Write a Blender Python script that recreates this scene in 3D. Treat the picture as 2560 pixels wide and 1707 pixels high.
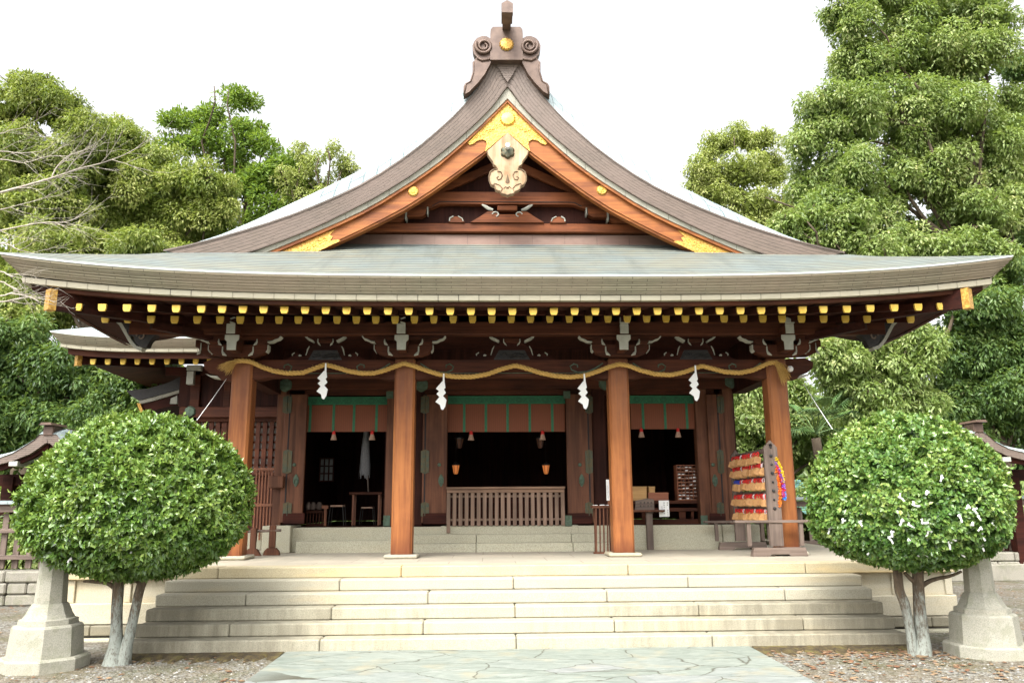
import bpy, math, random
import numpy as np
from mathutils import Vector
scene = bpy.context.scene
for _o in list(bpy.data.objects): bpy.data.objects.remove(_o)
# ---------------------------------------------------------------- camera, sky, sun, exposure
CAM = np.array([-.386, 0.0, 1.69]); YAW, PITCH, ROLL, FPX = .0303, .2025, -.0065, 1991.0
_c, _s = math.cos(YAW), math.sin(YAW)
_r = np.array([_c, -_s, 0.0]); _f = np.array([_s*math.cos(PITCH), _c*math.cos(PITCH), math.sin(PITCH)]); _u = np.cross(_r, _f)
_R = math.cos(ROLL)*_r + math.sin(ROLL)*_u; _U = -math.sin(ROLL)*_r + math.cos(ROLL)*_u
camd = bpy.data.cameras.new('camera'); cam = bpy.data.objects.new('camera', camd); scene.collection.objects.link(cam)
camd.sensor_width = 36.0; camd.lens = FPX/2560*36; camd.clip_end = 2000; camd.clip_start = .1
from mathutils import Matrix
cam.matrix_world = Matrix(((_R[0], _U[0], -_f[0], CAM[0]), (_R[1], _U[1], -_f[1], CAM[1]), (_R[2], _U[2], -_f[2], CAM[2]), (0, 0, 0, 1)))
scene.camera = cam
SUN_EL, SUN_AZ = math.radians(52), math.radians(205)      # azimuth clockwise from +Y; sun behind and left of the viewer
world = bpy.data.worlds.new('World'); scene.world = world; world.use_nodes = True
nt = world.node_tree; bg = nt.nodes['Background']
sky = nt.nodes.new('ShaderNodeTexSky'); sky.sky_type = 'NISHITA'; sky.sun_disc = False
sky.sun_elevation = SUN_EL; sky.sun_rotation = SUN_AZ; sky.air_density = 1.0; sky.dust_density = 6.0; sky.ozone_density = 1.0
hs = nt.nodes.new('ShaderNodeHueSaturation'); hs.inputs['Saturation'].default_value = .12
nt.links.new(sky.outputs[0], hs.inputs['Color']); nt.links.new(hs.outputs[0], bg.inputs['Color'])
bg.inputs['Strength'].default_value = .15
sund = bpy.data.lights.new('sun', 'SUN'); sund.energy = .95; sund.angle = math.radians(25); sund.color = (1, .95, .87)
sun = bpy.data.objects.new('sun', sund); scene.collection.objects.link(sun)
_d = Vector((math.sin(SUN_AZ)*math.cos(SUN_EL), math.cos(SUN_AZ)*math.cos(SUN_EL), math.sin(SUN_EL)))
sun.rotation_euler = _d.to_track_quat('Z', 'Y').to_euler()
vs = scene.view_settings; vs.view_transform = 'Standard'; vs.look = 'None'; vs.gamma = 1; vs.exposure = 1.68
scene.cycles.max_bounces = 8; scene.cycles.transparent_max_bounces = 8

# ---------------------------------------------------------------- helpers
def S(x, y, Y=None, Z=None, X=None):
    """point of the place at a plane, from a sight line measured on the 2560 px photograph"""
    d = _f + _R*(x-1280)/FPX + _U*(853.5-y)/FPX
    t = (Y-CAM[1])/d[1] if Y is not None else ((Z-CAM[2])/d[2] if Z is not None else (X-CAM[0])/d[0])
    return CAM + t*d
def P(x, y, **k): return S(x/.91875, y/.91875, **k)
rng = np.random.default_rng(7); random.seed(7)
def tag(o, label=None, cat=None, group=None, kind=None):
    if label: o['label'] = label
    if cat: o['category'] = cat
    if group: o['group'] = group
    if kind: o['kind'] = kind
    return o
def thing(name, label, cat, loc=(0, 0, 0), group=None):
    o = bpy.data.objects.new(name, None); scene.collection.objects.link(o); o.location = [float(v) for v in loc]
    o.empty_display_size = .1
    return tag(o, label, cat, group)
def wloc(o):
    v = Vector((0, 0, 0))
    while o is not None: v += o.location; o = o.parent
    return np.array(v)
def mesh_obj(name, V, Fc, mat, parent=None, smooth=False, uvs=None, loc=None, attrs=None, mats=None, mi=None):
    base = wloc(parent) if parent is not None else np.zeros(3)
    if loc is not None: base = np.array(loc, float)
    V = np.asarray(V, float) - base
    me = bpy.data.meshes.new(name)
    if isinstance(Fc, np.ndarray):
        n, k = Fc.shape
        me.vertices.add(len(V)); me.vertices.foreach_set('co', V.astype(np.float32).ravel())
        me.loops.add(n*k); me.loops.foreach_set('vertex_index', Fc.astype(np.int32).ravel())
        me.polygons.add(n); me.polygons.foreach_set('loop_start', (np.arange(n)*k).astype(np.int32))
        me.polygons.foreach_set('loop_total', np.full(n, k, np.int32)); me.update(calc_edges=True)
    else:
        me.from_pydata([tuple(v) for v in V], [], Fc)
    if uvs is not None:
        ul = me.uv_layers.new(name='UVMap')
        li = np.zeros(len(me.loops), np.int32); me.loops.foreach_get('vertex_index', li)
        ul.data.foreach_set('uv', np.asarray(uvs, np.float32)[li].ravel())
    if attrs:
        for k, a in attrs.items():
            at = me.attributes.new(k, 'FLOAT', 'POINT'); at.data.foreach_set('value', np.asarray(a, np.float32))
    me.validate()
    if mats:
        for m in mats: me.materials.append(m)
        if mi is not None: me.polygons.foreach_set('material_index', np.asarray(mi, np.int32))
    else: me.materials.append(mat)
    if smooth: me.polygons.foreach_set('use_smooth', np.ones(len(me.polygons), bool))
    o = bpy.data.objects.new(name, me); scene.collection.objects.link(o)
    if parent is not None: o.parent = parent
    elif loc is not None: o.location = [float(v) for v in loc]
    return o
class MB:
    def __init__(s): s.v = []; s.f = []; s.uv = []
    def add(s, V, F, uv=None):
        n = len(s.v); s.v += [tuple(map(float, p)) for p in V]; s.f += [tuple(n+i for i in f) for f in F]
        s.uv += [tuple(map(float, q)) for q in uv] if uv is not None else [(float(p[0]), float(p[2])) for p in V]
        return s
    def box(s, x0, x1, y0, y1, z0, z1, b=0.0, rot=0.0, c=None):
        """box with bevelled edges; rot turns it about its own vertical axis (or about c)"""
        x0, x1 = sorted((x0, x1)); y0, y1 = sorted((y0, y1)); z0, z1 = sorted((z0, z1))
        if b <= 0:
            V = [(x, y, z) for x in (x0, x1) for y in (y0, y1) for z in (z0, z1)]
            F = [(0, 1, 3, 2), (4, 6, 7, 5), (0, 4, 5, 1), (2, 3, 7, 6), (0, 2, 6, 4), (1, 5, 7, 3)]
        else:
            b = min(b, (x1-x0)*.45, (y1-y0)*.45, (z1-z0)*.45)
            V = []; idx = {}
            for i, x in enumerate((x0, x1)):
                for j, y in enumerate((y0, y1)):
                    for k, z in enumerate((z0, z1)):
                        sx, sy, sz = (1, -1)[i], (1, -1)[j], (1, -1)[k]
                        idx[i, j, k, 0] = len(V); V.append((x, y+sy*b, z+sz*b))
                        idx[i, j, k, 1] = len(V); V.append((x+sx*b, y, z+sz*b))
                        idx[i, j, k, 2] = len(V); V.append((x+sx*b, y+sy*b, z))
            F = []
            for i in (0, 1): F.append([idx[i, a, c_, 0] for a, c_ in ((0, 0), (0, 1), (1, 1), (1, 0))][::1 if i == 0 else -1])
            for j in (0, 1): F.append([idx[a, j, c_, 1] for a, c_ in ((0, 0), (1, 0), (1, 1), (0, 1))][::1 if j == 0 else -1])
            for k in (0, 1): F.append([idx[a, c_, k, 2] for a, c_ in ((0, 0), (0, 1), (1, 1), (1, 0))][::1 if k == 0 else -1])
            for i in (0, 1):
                for j in (0, 1): F.append((idx[i, j, 0, 0], idx[i, j, 1, 0], idx[i, j, 1, 1], idx[i, j, 0, 1]))
            for i in (0, 1):
                for k in (0, 1): F.append((idx[i, 0, k, 0], idx[i, 0, k, 2], idx[i, 1, k, 2], idx[i, 1, k, 0]))
            for j in (0, 1):
                for k in (0, 1): F.append((idx[0, j, k, 1], idx[0, j, k, 2], idx[1, j, k, 2], idx[1, j, k, 1]))
            for t in [(i, j, k) for i in (0, 1) for j in (0, 1) for k in (0, 1)]: F.append(tuple(idx[t+(q,)] for q in (0, 1, 2)))
        if rot:
            if c is None: c = ((x0+x1)/2, (y0+y1)/2)
            ca, sa = math.cos(rot), math.sin(rot)
            V = [(c[0]+(x-c[0])*ca-(y-c[1])*sa, c[1]+(x-c[0])*sa+(y-c[1])*ca, z) for x, y, z in V]
        return s.add(V, F)
    def bar(s, a, b, w, h, up=(0, 0, 1), w2=None, h2=None):
        """rectangular bar from a to b, width w, height h"""
        a, b = np.array(a, float), np.array(b, float); d = b-a; d /= np.linalg.norm(d)
        r = np.cross(d, np.array(up, float)); r /= np.linalg.norm(r); u = np.cross(r, d)
        w2 = w if w2 is None else w2; h2 = h if h2 is None else h2
        V = [a+r*sx*w/2+u*sz*h/2 for sx, sz in ((-1, -1), (1, -1), (1, 1), (-1, 1))]+[b+r*sx*w2/2+u*sz*h2/2 for sx, sz in ((-1, -1), (1, -1), (1, 1), (-1, 1))]
        return s.add(V, [(3, 2, 1, 0), (4, 5, 6, 7), (0, 1, 5, 4), (1, 2, 6, 5), (2, 3, 7, 6), (3, 0, 4, 7)])
    def prism(s, poly, y0, y1, ax='xz', bev=0.0):
        """extrude a 2-D outline. ax 'xz': outline in X,Z extruded along Y"""
        n = len(poly)
        def m(p, t):
            if ax == 'xz': return (p[0], t, p[1])
            if ax == 'yz': return (t, p[0], p[1])
            return (p[0], p[1], t)
        if bev:
            cx = sum(p[0] for p in poly)/n; cy = sum(p[1] for p in poly)/n
            inner = []
            for i in range(n):
                a = np.array(poly[i-1], float); q = np.array(poly[i], float); c_ = np.array(poly[(i+1) % n], float)
                t = c_-a; t = t/(np.linalg.norm(t)+1e-9); nn = np.array([-t[1], t[0]])
                inner.append((q+nn*bev*s._or(poly)))
            V = [m(p, y0) for p in inner]+[m(p, y0+bev*(1 if y1 > y0 else -1)) for p in poly]+[m(p, y1) for p in poly]
            F = [tuple(range(n)), tuple(range(3*n-1, 2*n-1, -1))]
            for k in (0, 1):
                for i in range(n): j = (i+1) % n; F.append((k*n+i, (k+1)*n+i, (k+1)*n+j, k*n+j))
            return s.add(V, F)
        V = [m(p, y0) for p in poly]+[m(p, y1) for p in poly]
        F = [tuple(range(n)), tuple(range(2*n-1, n-1, -1))]+[(i, n+i, n+(i+1) % n, (i+1) % n) for i in range(n)]
        return s.add(V, F)
    @staticmethod
    def _or(poly):
        a = sum(poly[i-1][0]*poly[i][1]-poly[i][0]*poly[i-1][1] for i in range(len(poly)))
        return 1 if a > 0 else -1
    def tube(s, pts, r, n=8, cap=True):
        pts = [np.array(p, float) for p in pts]; rs = r if hasattr(r, '__len__') else [r]*len(pts)
        V = []; F = []; u = None
        for i, p in enumerate(pts):
            d = pts[min(i+1, len(pts)-1)]-pts[max(i-1, 0)]; d /= np.linalg.norm(d)+1e-12
            if u is None:
                u = np.cross(d, (0, 0, 1.0));
                if np.linalg.norm(u) < .1: u = np.cross(d, (0, 1.0, 0))
            u = u-d*(u@d); u /= np.linalg.norm(u); w = np.cross(d, u)
            for k in range(n):
                a = 2*math.pi*k/n; V.append(p+rs[i]*(u*math.cos(a)+w*math.sin(a)))
        for i in range(len(pts)-1):
            for k in range(n): F.append((i*n+k, i*n+(k+1) % n, (i+1)*n+(k+1) % n, (i+1)*n+k))
        if cap: F += [tuple(range(n))[::-1], tuple((len(pts)-1)*n+k for k in range(n))]
        return s.add(V, F)
    def lathe(s, prof, c, n=16, rot=0.0, sx=1, sy=1):
        V = []; F = []
        for r, z in prof:
            for k in range(n):
                a = 2*math.pi*k/n+rot; V.append((c[0]+r*math.cos(a)*sx, c[1]+r*math.sin(a)*sy, c[2]+z))
        for i in range(len(prof)-1):
            for k in range(n): F.append((i*n+k, i*n+(k+1) % n, (i+1)*n+(k+1) % n, (i+1)*n+k))
        F += [tuple(range(n))[::-1], tuple((len(prof)-1)*n+k for k in range(n))]
        return s.add(V, F)
    def disc(s, c, r, t, n=24, lobes=0, depth=.0):
        """flat round boss facing -Y"""
        def rr(k): return r*(1+(depth*abs(math.sin(lobes*math.pi*k/n)) if lobes else 0))
        V = [(c[0]+rr(k)*math.cos(2*math.pi*k/n), c[1], c[2]+rr(k)*math.sin(2*math.pi*k/n)) for k in range(n)]
        V += [(c[0]+rr(k)*.8*math.cos(2*math.pi*k/n), c[1]-t, c[2]+rr(k)*.8*math.sin(2*math.pi*k/n)) for k in range(n)]
        V.append((c[0], c[1]-t*1.3, c[2]))
        F = [(k, (k+1) % n, n+(k+1) % n, n+k) for k in range(n)]+[(n+k, n+(k+1) % n, 2*n) for k in range(n)]
        return s.add(V, F)
    def grid(s, rows, uv=None, flip=False):
        """rows: list of equal-length point lists"""
        a, b = len(rows), len(rows[0]); V = [p for r in rows for p in r]
        F = [(i*b+j, i*b+j+1, (i+1)*b+j+1, (i+1)*b+j) for i in range(a-1) for j in range(b-1)]
        if flip: F = [f[::-1] for f in F]
        return s.add(V, F, [q for r in uv for q in r] if uv else None)
    def build_each(s, name, mat, parent=None):
        """one object per connected piece"""
        par = list(range(len(s.v)))
        def fd(a):
            while par[a] != a: par[a] = par[par[a]]; a = par[a]
            return a
        for f in s.f:
            for q in f[1:]: par[fd(q)] = fd(f[0])
        gr = {}
        for f in s.f: gr.setdefault(fd(f[0]), []).append(f)
        out = []
        for fs in gr.values():
            ids = sorted({q for f in fs for q in f}); mp = {q: i for i, q in enumerate(ids)}
            out.append(mesh_obj(name, [s.v[q] for q in ids], [tuple(mp[q] for q in f) for f in fs], mat, parent, False, [s.uv[q] for q in ids]))
        return out
    def build(s, name, mat, parent=None, smooth=False, loc=None):
        return mesh_obj(name, s.v, s.f, mat, parent, smooth, s.uv, loc)
def arclen(pts):
    L = [0.0]
    for a, b in zip(pts, pts[1:]): L.append(L[-1]+float(np.linalg.norm(np.array(b, float)-np.array(a, float))))
    return L
def interp(x, xs, ys): return float(np.interp(x, xs, ys))
def copy_tree(o, parent=None, name=None):
    c = o.copy(); scene.collection.objects.link(c); c.parent = parent
    for ch in list(o.children): copy_tree(ch, c)
    return c

# ---------------------------------------------------------------- materials
def newmat(name):
    m = bpy.data.materials.new(name); m.use_nodes = True; n = m.node_tree
    return m, n, n.nodes['Principled BSDF']
def N(n, t, **k):
    x = n.nodes.new(t)
    for a, v in k.items():
        if hasattr(x, a): setattr(x, a, v)
        else: x.inputs[a.replace('_', ' ')].default_value = v
    return x
def col(c): return (c[0], c[1], c[2], 1)
def coordnode(n, coords, scale):
    tc = n.nodes.new('ShaderNodeTexCoord'); mp = n.nodes.new('ShaderNodeMapping'); mp.inputs['Scale'].default_value = scale
    n.links.new(tc.outputs[coords], mp.inputs['Vector']); return mp.outputs[0]
def noise(n, vec, scale, detail=4, rough=.55, dist=0):
    x = n.nodes.new('ShaderNodeTexNoise'); x.inputs['Scale'].default_value = scale; x.inputs['Detail'].default_value = detail
    x.inputs['Roughness'].default_value = rough; x.inputs['Distortion'].default_value = dist
    n.links.new(vec, x.inputs['Vector']); return x.outputs['Fac']
def ramp(n, fac, stops):
    r = n.nodes.new('ShaderNodeValToRGB'); e = r.color_ramp.elements
    while len(e) < len(stops): e.new(.5)
    for i, (p, c) in enumerate(stops): e[i].position = p; e[i].color = col(c)
    n.links.new(fac, r.inputs[0]); return r.outputs[0]
def mix(n, fac, a, b, mode='MIX'):
    x = n.nodes.new('ShaderNodeMix'); x.data_type = 'RGBA'; x.blend_type = mode
    for s_, v in ((0, fac), (6, a), (7, b)):
        if hasattr(v, 'is_linked') or hasattr(v, 'links'): n.links.new(v, x.inputs[s_])
        else: x.inputs[s_].default_value = v if s_ == 0 else col(v)
    return x.outputs[2]
def mathn(n, op, a, b):
    x = n.nodes.new('ShaderNodeMath'); x.operation = op
    for i, v in enumerate((a, b)):
        if hasattr(v, 'links'): n.links.new(v, x.inputs[i])
        else: x.inputs[i].default_value = v
    return x.outputs[0]
def bump(n, b, h, strength, dist=.01):
    x = n.nodes.new('ShaderNodeBump'); x.inputs['Strength'].default_value = strength; x.inputs['Distance'].default_value = dist
    n.links.new(h, x.inputs['Height']); n.links.new(x.outputs[0], b.inputs['Normal'])
def wood(name, c1, c2, axis='z', rough=.55, c3=None, grain=26, spec=.4, patch=1.2):
    m, n, b = newmat(name)
    sc = {'x': (1.1, grain, grain), 'y': (grain, 1.1, grain), 'z': (grain, grain, 1.1)}[axis]
    v = coordnode(n, 'Object', sc); f1 = noise(n, v, 1.0, 5, .6, .6)
    v2 = coordnode(n, 'Object', tuple(.35*q if q > 2 else q*.6 for q in sc)); f2 = noise(n, v2, 1.0, 3)
    c = ramp(n, f1, [(.3, c1), (.7, c2)])
    f3 = noise(n, coordnode(n, 'Object', (1, 1, 1)), patch, 4, .6)
    dk = tuple(q*.55 for q in c1) if c3 is None else c3
    c = mix(n, ramp(n, f2, [(.42, (0, 0, 0)), (.62, (.65, .65, .65))]), c, dk)
    c = mix(n, ramp(n, f3, [(.45, (0, 0, 0)), (.7, (.45, .45, .45))]), c, tuple(min(1, q*1.25) for q in c2))
    n.links.new(c, b.inputs['Base Color']); b.inputs['Roughness'].default_value = rough
    b.inputs['Specular IOR Level'].default_value = spec
    bump(n, b, f1, .35, .004); return m
def plain(name, c1, c2=None, scale=8, rough=.6, metal=0, bmp=.0, spec=.5, detail=4):
    m, n, b = newmat(name); c2 = c2 or tuple(q*.75 for q in c1)
    f = noise(n, coordnode(n, 'Object', (1, 1, 1)), scale, detail)
    n.links.new(ramp(n, f, [(.32, c1), (.68, c2)]), b.inputs['Base Color'])
    b.inputs['Roughness'].default_value = rough; b.inputs['Metallic'].default_value = metal; b.inputs['Specular IOR Level'].default_value = spec
    if bmp: bump(n, b, f, bmp, .01)
    return m
def shingle(name, c1, c2, mort, bw, rh, rough=.55, metal=0, ms=.006, bmp=.5, tint=None, tsc=.7, streak=0.0):
    """brick-laid boards or plates on UV (metres)"""
    m, n, b = newmat(name); uv = n.nodes.new('ShaderNodeTexCoord').outputs['UV']
    br = n.nodes.new('ShaderNodeTexBrick'); n.links.new(uv, br.inputs['Vector'])
    br.inputs['Scale'].default_value = 1; br.inputs['Brick Width'].default_value = bw; br.inputs['Row Height'].default_value = rh
    br.inputs['Mortar Size'].default_value = ms; br.inputs['Mortar Smooth'].default_value = .3; br.inputs['Bias'].default_value = 0
    br.inputs['Color1'].default_value = col(c1); br.inputs['Color2'].default_value = col(c2); br.inputs['Mortar'].default_value = col(mort)
    ob = coordnode(n, 'Object', (1, 1, 1)); f = noise(n, ob, tsc, 5, .65)
    c = br.outputs['Color']
    if tint: c = mix(n, ramp(n, f, [(.38, (0, 0, 0)), (.66, (.8, .8, .8))]), c, tint)
    f2 = noise(n, coordnode(n, 'Object', (6, 6, 40)), 1, 4)
    c = mix(n, .25, c, ramp(n, f2, [(.3, tuple(q*.55 for q in c1)), (.7, tuple(min(1, q*1.3) for q in c2))]))
    if streak:
        f4 = noise(n, coordnode(n, 'Object', (5, 5, .25)), 1, 4); c = mix(n, ramp(n, f4, [(.5, (0, 0, 0)), (.68, (streak,)*3)]), c, tuple(q*.35 for q in c1))
    n.links.new(c, b.inputs['Base Color']); b.inputs['Roughness'].default_value = rough; b.inputs['Metallic'].default_value = metal
    inv = mathn(n, 'SUBTRACT', 1.0, br.outputs['Fac']); bump(n, b, inv, bmp, .01); return m
def stone(name, c1, c2, speck=.3, dirt=0.0, dirtc=(.09, .08, .06), grow=0.0, yellow=0.0, rough=.85, moss=0.0, bmp=.4):
    m, n, b = newmat(name); ob = coordnode(n, 'Object', (1, 1, 1))
    f1 = noise(n, ob, 2.2, 5, .6); c = ramp(n, f1, [(.3, c1), (.7, c2)])
    f2 = noise(n, ob, 90, 3, .7); c = mix(n, speck, c, ramp(n, f2, [(.35, tuple(q*.35 for q in c1)), (.5, c2), (.65, tuple(min(1, q*1.35) for q in c2))]))
    if yellow:
        fy = noise(n, coordnode(n, 'Object', (.5, .5, 3)), 1.6, 3); c = mix(n, ramp(n, fy, [(.5, (0, 0, 0)), (.7, (yellow,)*3)]), c, (.55, .41, .2))
    if dirt:
        fd = noise(n, coordnode(n, 'Object', (7, 7, .9)), 1, 5, .7); fp = noise(n, ob, .9, 4)
        sx = n.nodes.new('ShaderNodeSeparateXYZ'); n.links.new(ob, sx.inputs[0]); ax = mathn(n, 'ABSOLUTE', sx.outputs[0], 0)
        g = mathn(n, 'MULTIPLY', ax, grow); k = mathn(n, 'ADD', mathn(n, 'ADD', mathn(n, 'MULTIPLY', fd, .7), mathn(n, 'MULTIPLY', fp, .5)), g)
        r = n.nodes.new('ShaderNodeValToRGB'); r.color_ramp.elements[0].position = .66; r.color_ramp.elements[1].position = .95
        r.color_ramp.elements[1].color = (dirt, dirt, dirt, 1); n.links.new(k, r.inputs[0]); c = mix(n, r.outputs[0], c, dirtc)
    if moss:
        fm = noise(n, ob, 5, 5, .7); c = mix(n, ramp(n, fm, [(.5, (0, 0, 0)), (.62, (moss,)*3)]), c, (.10, .12, .04))
    n.links.new(c, b.inputs['Base Color']); b.inputs['Roughness'].default_value = rough; b.inputs['Specular IOR Level'].default_value = .25
    bump(n, b, f2, bmp, .006); return m
M = {}
M['post'] = wood('cypress_post', (.22, .075, .024), (.37, .138, .042), 'z', .55, (.14, .04, .015), spec=.25, grain=20)  # orange-brown cypress, the wood's own colour
def post_stain_tone(m):  # stained darker at the foot, greyer brown towards the top
    n = m.node_tree; b = n.nodes['Principled BSDF']; old = b.inputs['Base Color'].links[0].from_socket; ob = coordnode(n, 'Object', (1, 1, 1))
    sx = n.nodes.new('ShaderNodeSeparateXYZ'); n.links.new(ob, sx.inputs[0]); f = noise(n, coordnode(n, 'Object', (9, 9, .7)), 1, 5, .7)
    lo = mathn(n, 'ADD', mathn(n, 'MULTIPLY', sx.outputs[2], -1.6), mathn(n, 'MULTIPLY', f, 1.0)); c = mix(n, ramp(n, lo, [(.0, (0, 0, 0)), (.5, (.75, .75, .75))]), old, (.10, .024, .012))
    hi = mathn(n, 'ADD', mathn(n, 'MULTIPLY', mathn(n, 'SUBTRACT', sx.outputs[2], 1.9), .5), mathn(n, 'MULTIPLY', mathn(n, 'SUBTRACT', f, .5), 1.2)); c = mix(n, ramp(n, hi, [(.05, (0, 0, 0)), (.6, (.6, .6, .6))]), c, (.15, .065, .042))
    fc = noise(n, coordnode(n, 'Object', (60, 60, .5)), 1, 3, .6); c = mix(n, ramp(n, fc, [(.27, (.85, .85, .85)), (.33, (0, 0, 0))]), c, (.05, .018, .009))
    n.links.new(c, b.inputs['Base Color'])
post_stain_tone(M['post'])
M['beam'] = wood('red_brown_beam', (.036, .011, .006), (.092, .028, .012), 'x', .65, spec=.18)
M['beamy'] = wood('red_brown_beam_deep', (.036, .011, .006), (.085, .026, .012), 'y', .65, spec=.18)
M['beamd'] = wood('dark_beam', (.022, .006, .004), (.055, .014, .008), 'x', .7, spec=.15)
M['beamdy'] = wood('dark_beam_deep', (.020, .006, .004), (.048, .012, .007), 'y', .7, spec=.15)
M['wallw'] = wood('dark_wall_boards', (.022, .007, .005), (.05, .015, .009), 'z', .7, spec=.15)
M['door'] = wood('door_wood', (.085, .033, .018), (.165, .068, .036), 'z', .6, spec=.22)
M['hafu'] = wood('gable_board_wood', (.21, .066, .017), (.40, .145, .036), 'x', .55, (.13, .035, .012), spec=.3)
M['ped'] = wood('pediment_wood', (.085, .027, .012), (.24, .075, .026), 'x', .6, spec=.2)
M['kegyo'] = wood('pale_carved_wood', (.26, .165, .085), (.50, .38, .25), 'z', .7, (.24, .12, .055), grain=14, spec=.2, patch=3)
M['kegyod'] = wood('weathered_carving', (.11, .07, .038), (.22, .15, .085), 'z', .8)
M['grey'] = wood('weathered_grey_wood', (.10, .07, .055), (.20, .15, .12), 'z', .7)
M['greyx'] = wood('weathered_grey_wood_flat', (.10, .07, .055), (.20, .15, .12), 'x', .7)
M['rail'] = wood('pinkish_rail_wood', (.17, .105, .07), (.27, .175, .125), 'z', .65)
M['railx'] = wood('pinkish_rail_board', (.18, .10, .06), (.29, .175, .11), 'x', .6)
M['lattice'] = wood('lattice_wood', (.16, .052, .022), (.25, .095, .042), 'z', .55)
M['crate'] = wood('tan_box_wood', (.45, .24, .08), (.6, .36, .14), 'x', .55)
M['crater'] = wood('reddish_box_wood', (.24, .075, .035), (.36, .13, .065), 'x', .5)
M['ema'] = wood('plaque_wood', (.36, .17, .055), (.58, .32, .12), 'x', .55)
M['white'] = plain('chalk_white_paint', (.42, .42, .36), (.33, .33, .28), 9, .75)
M['gold'] = plain('gilt_metal', (.70, .43, .10), (.30, .14, .02), 34, .45, .5, .9)
M['goldf'] = plain('gilt_cap', (.88, .62, .13), (.74, .48, .07), 10, .42, .45, .0)
M['goldd'] = plain('gilt_cap_recess', (.70, .42, .05), (.6, .34, .04), 10, .5, .4, .0)
M['bronze'] = plain('aged_bronze', (.10, .075, .035), (.05, .07, .05), 20, .5, .5, .3)
M['verd'] = plain('verdigris_fitting', (.08, .13, .09), (.05, .07, .04), 20, .6, .3, .3)
M['iron'] = plain('dark_iron', (.03, .03, .032), (.05, .045, .04), 20, .5, .6, .2)
M['fascia'] = shingle('eave_board_layers', (.31, .285, .20), (.265, .242, .17), (.075, .065, .045), .42, .040, .65, 0, .0062, .6, (.31, .235, .175), .5, .15)
M['fasciab'] = shingle('eave_foot_course', (.37, .345, .255), (.32, .295, .22), (.03, .025, .02), .285, 1.0, .7, 0, .009, .5, (.40, .36, .26), .8)
M['verge'] = shingle('verge_board_layers', (.165, .125, .097), (.13, .10, .078), (.04, .03, .023), .34, .042, .55, 0, .004, .7, (.22, .16, .135), .6)
M['vergew'] = shingle('pale_verge_course', (.38, .37, .30), (.33, .32, .26), (.06, .05, .04), .40, 2.0, .7, 0, .006, .5, (.36, .34, .28), 1.5)
M['skirt'] = shingle('copper_shingle_grey_green', (.20, .24, .215), (.155, .19, .18), (.035, .038, .034), .5, .105, .6, .0, .022, 1.0, (.20, .19, .13), .5)
def lined(name, c1, c2, dark, rh, tint, rough=.6):
    m, n, b = newmat(name); uv = n.nodes.new('ShaderNodeTexCoord').outputs['UV']; sx = n.nodes.new('ShaderNodeSeparateXYZ'); n.links.new(uv, sx.inputs[0])
    wob = noise(n, coordnode(n, 'UV', (1.5, 6, 1)), 1.0, 3); vv = mathn(n, 'ADD', sx.outputs[1], mathn(n, 'MULTIPLY', wob, .03))
    fr_ = mathn(n, 'FRACT', mathn(n, 'DIVIDE', vv, rh), 0); row = mathn(n, 'FLOOR', mathn(n, 'DIVIDE', vv, rh), 0)
    cb = n.nodes.new('ShaderNodeCombineXYZ'); n.links.new(mathn(n, 'FLOOR', mathn(n, 'ADD', mathn(n, 'MULTIPLY', sx.outputs[0], 2.1), mathn(n, 'MULTIPLY', row, .37)), 0), cb.inputs[0]); n.links.new(row, cb.inputs[1])
    wn = n.nodes.new('ShaderNodeTexWhiteNoise'); wn.noise_dimensions = '2D'; n.links.new(cb.outputs[0], wn.inputs['Vector'])
    c = mix(n, wn.outputs['Value'], c1, c2)
    f = noise(n, coordnode(n, 'Object', (.6, 1.5, 1)), 1.2, 5, .7); c = mix(n, ramp(n, f, [(.4, (0, 0, 0)), (.62, (.75, .75, .75))]), c, tint)
    fs = noise(n, coordnode(n, 'Object', (2.6, .35, .35)), 1.0, 5, .7); c = mix(n, ramp(n, fs, [(.50, (0, 0, 0)), (.66, (.6, .6, .6))]), c, (.085, .092, .08))
    f2 = noise(n, coordnode(n, 'Object', (2, 20, 8)), 1, 4, .7); c = mix(n, .3, c, ramp(n, f2, [(.35, dark), (.6, c1)]))
    c = mix(n, ramp(n, fr_, [(.0, (1, 1, 1)), (.26, (.9, .9, .9)), (.42, (0, 0, 0))]), c, dark)
    n.links.new(c, b.inputs['Base Color']); b.inputs['Roughness'].default_value = rough; b.inputs['Specular IOR Level'].default_value = .3; bump(n, b, fr_, .6, .02); return m
M['skirt'] = lined('copper_shingle_grey_green', (.185, .22, .21), (.135, .165, .16), (.045, .05, .045), .150, (.23, .205, .13))
M['plates'] = shingle('pale_copper_plates', (.27, .335, .34), (.23, .29, .30), (.05, .07, .075), .30, .26, .75, .0, .016, .5, (.50, .55, .53), .8)
M['flash'] = shingle('brown_copper_flashing', (.16, .09, .068), (.14, .08, .06), (.06, .034, .026), .55, 2.0, .5, .2, .006, .4, (.24, .16, .12), .8)
M['edge'] = plain('pale_eave_lip', (.50, .53, .50), (.42, .46, .43), 6, .45, .2)
M['orn'] = plain('brown_ridge_copper', (.15, .098, .072), (.085, .052, .038), 7, .5, .2, .2)
M['step'] = stone('granite_upper', (.335, .31, .235), (.39, .365, .285), .3, .25, (.3, .27, .18), .0, .25)
M['stepd'] = stone('granite_lower', (.33, .305, .225), (.385, .36, .275), .32, .62, (.11, .095, .065), .070, .15)
M['stepy'] = stone('granite_yellow', (.38, .315, .19), (.42, .37, .25), .3, .2, (.3, .27, .18), .0, .75)
M['wallst'] = stone('granite_wall', (.41, .37, .265), (.47, .43, .33), .3, .25, (.3, .25, .15), .0, .3)
M['lant'] = stone('lantern_granite', (.275, .265, .215), (.35, .34, .28), .35, .5, (.17, .16, .11), .0, .05, moss=.25)
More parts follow.
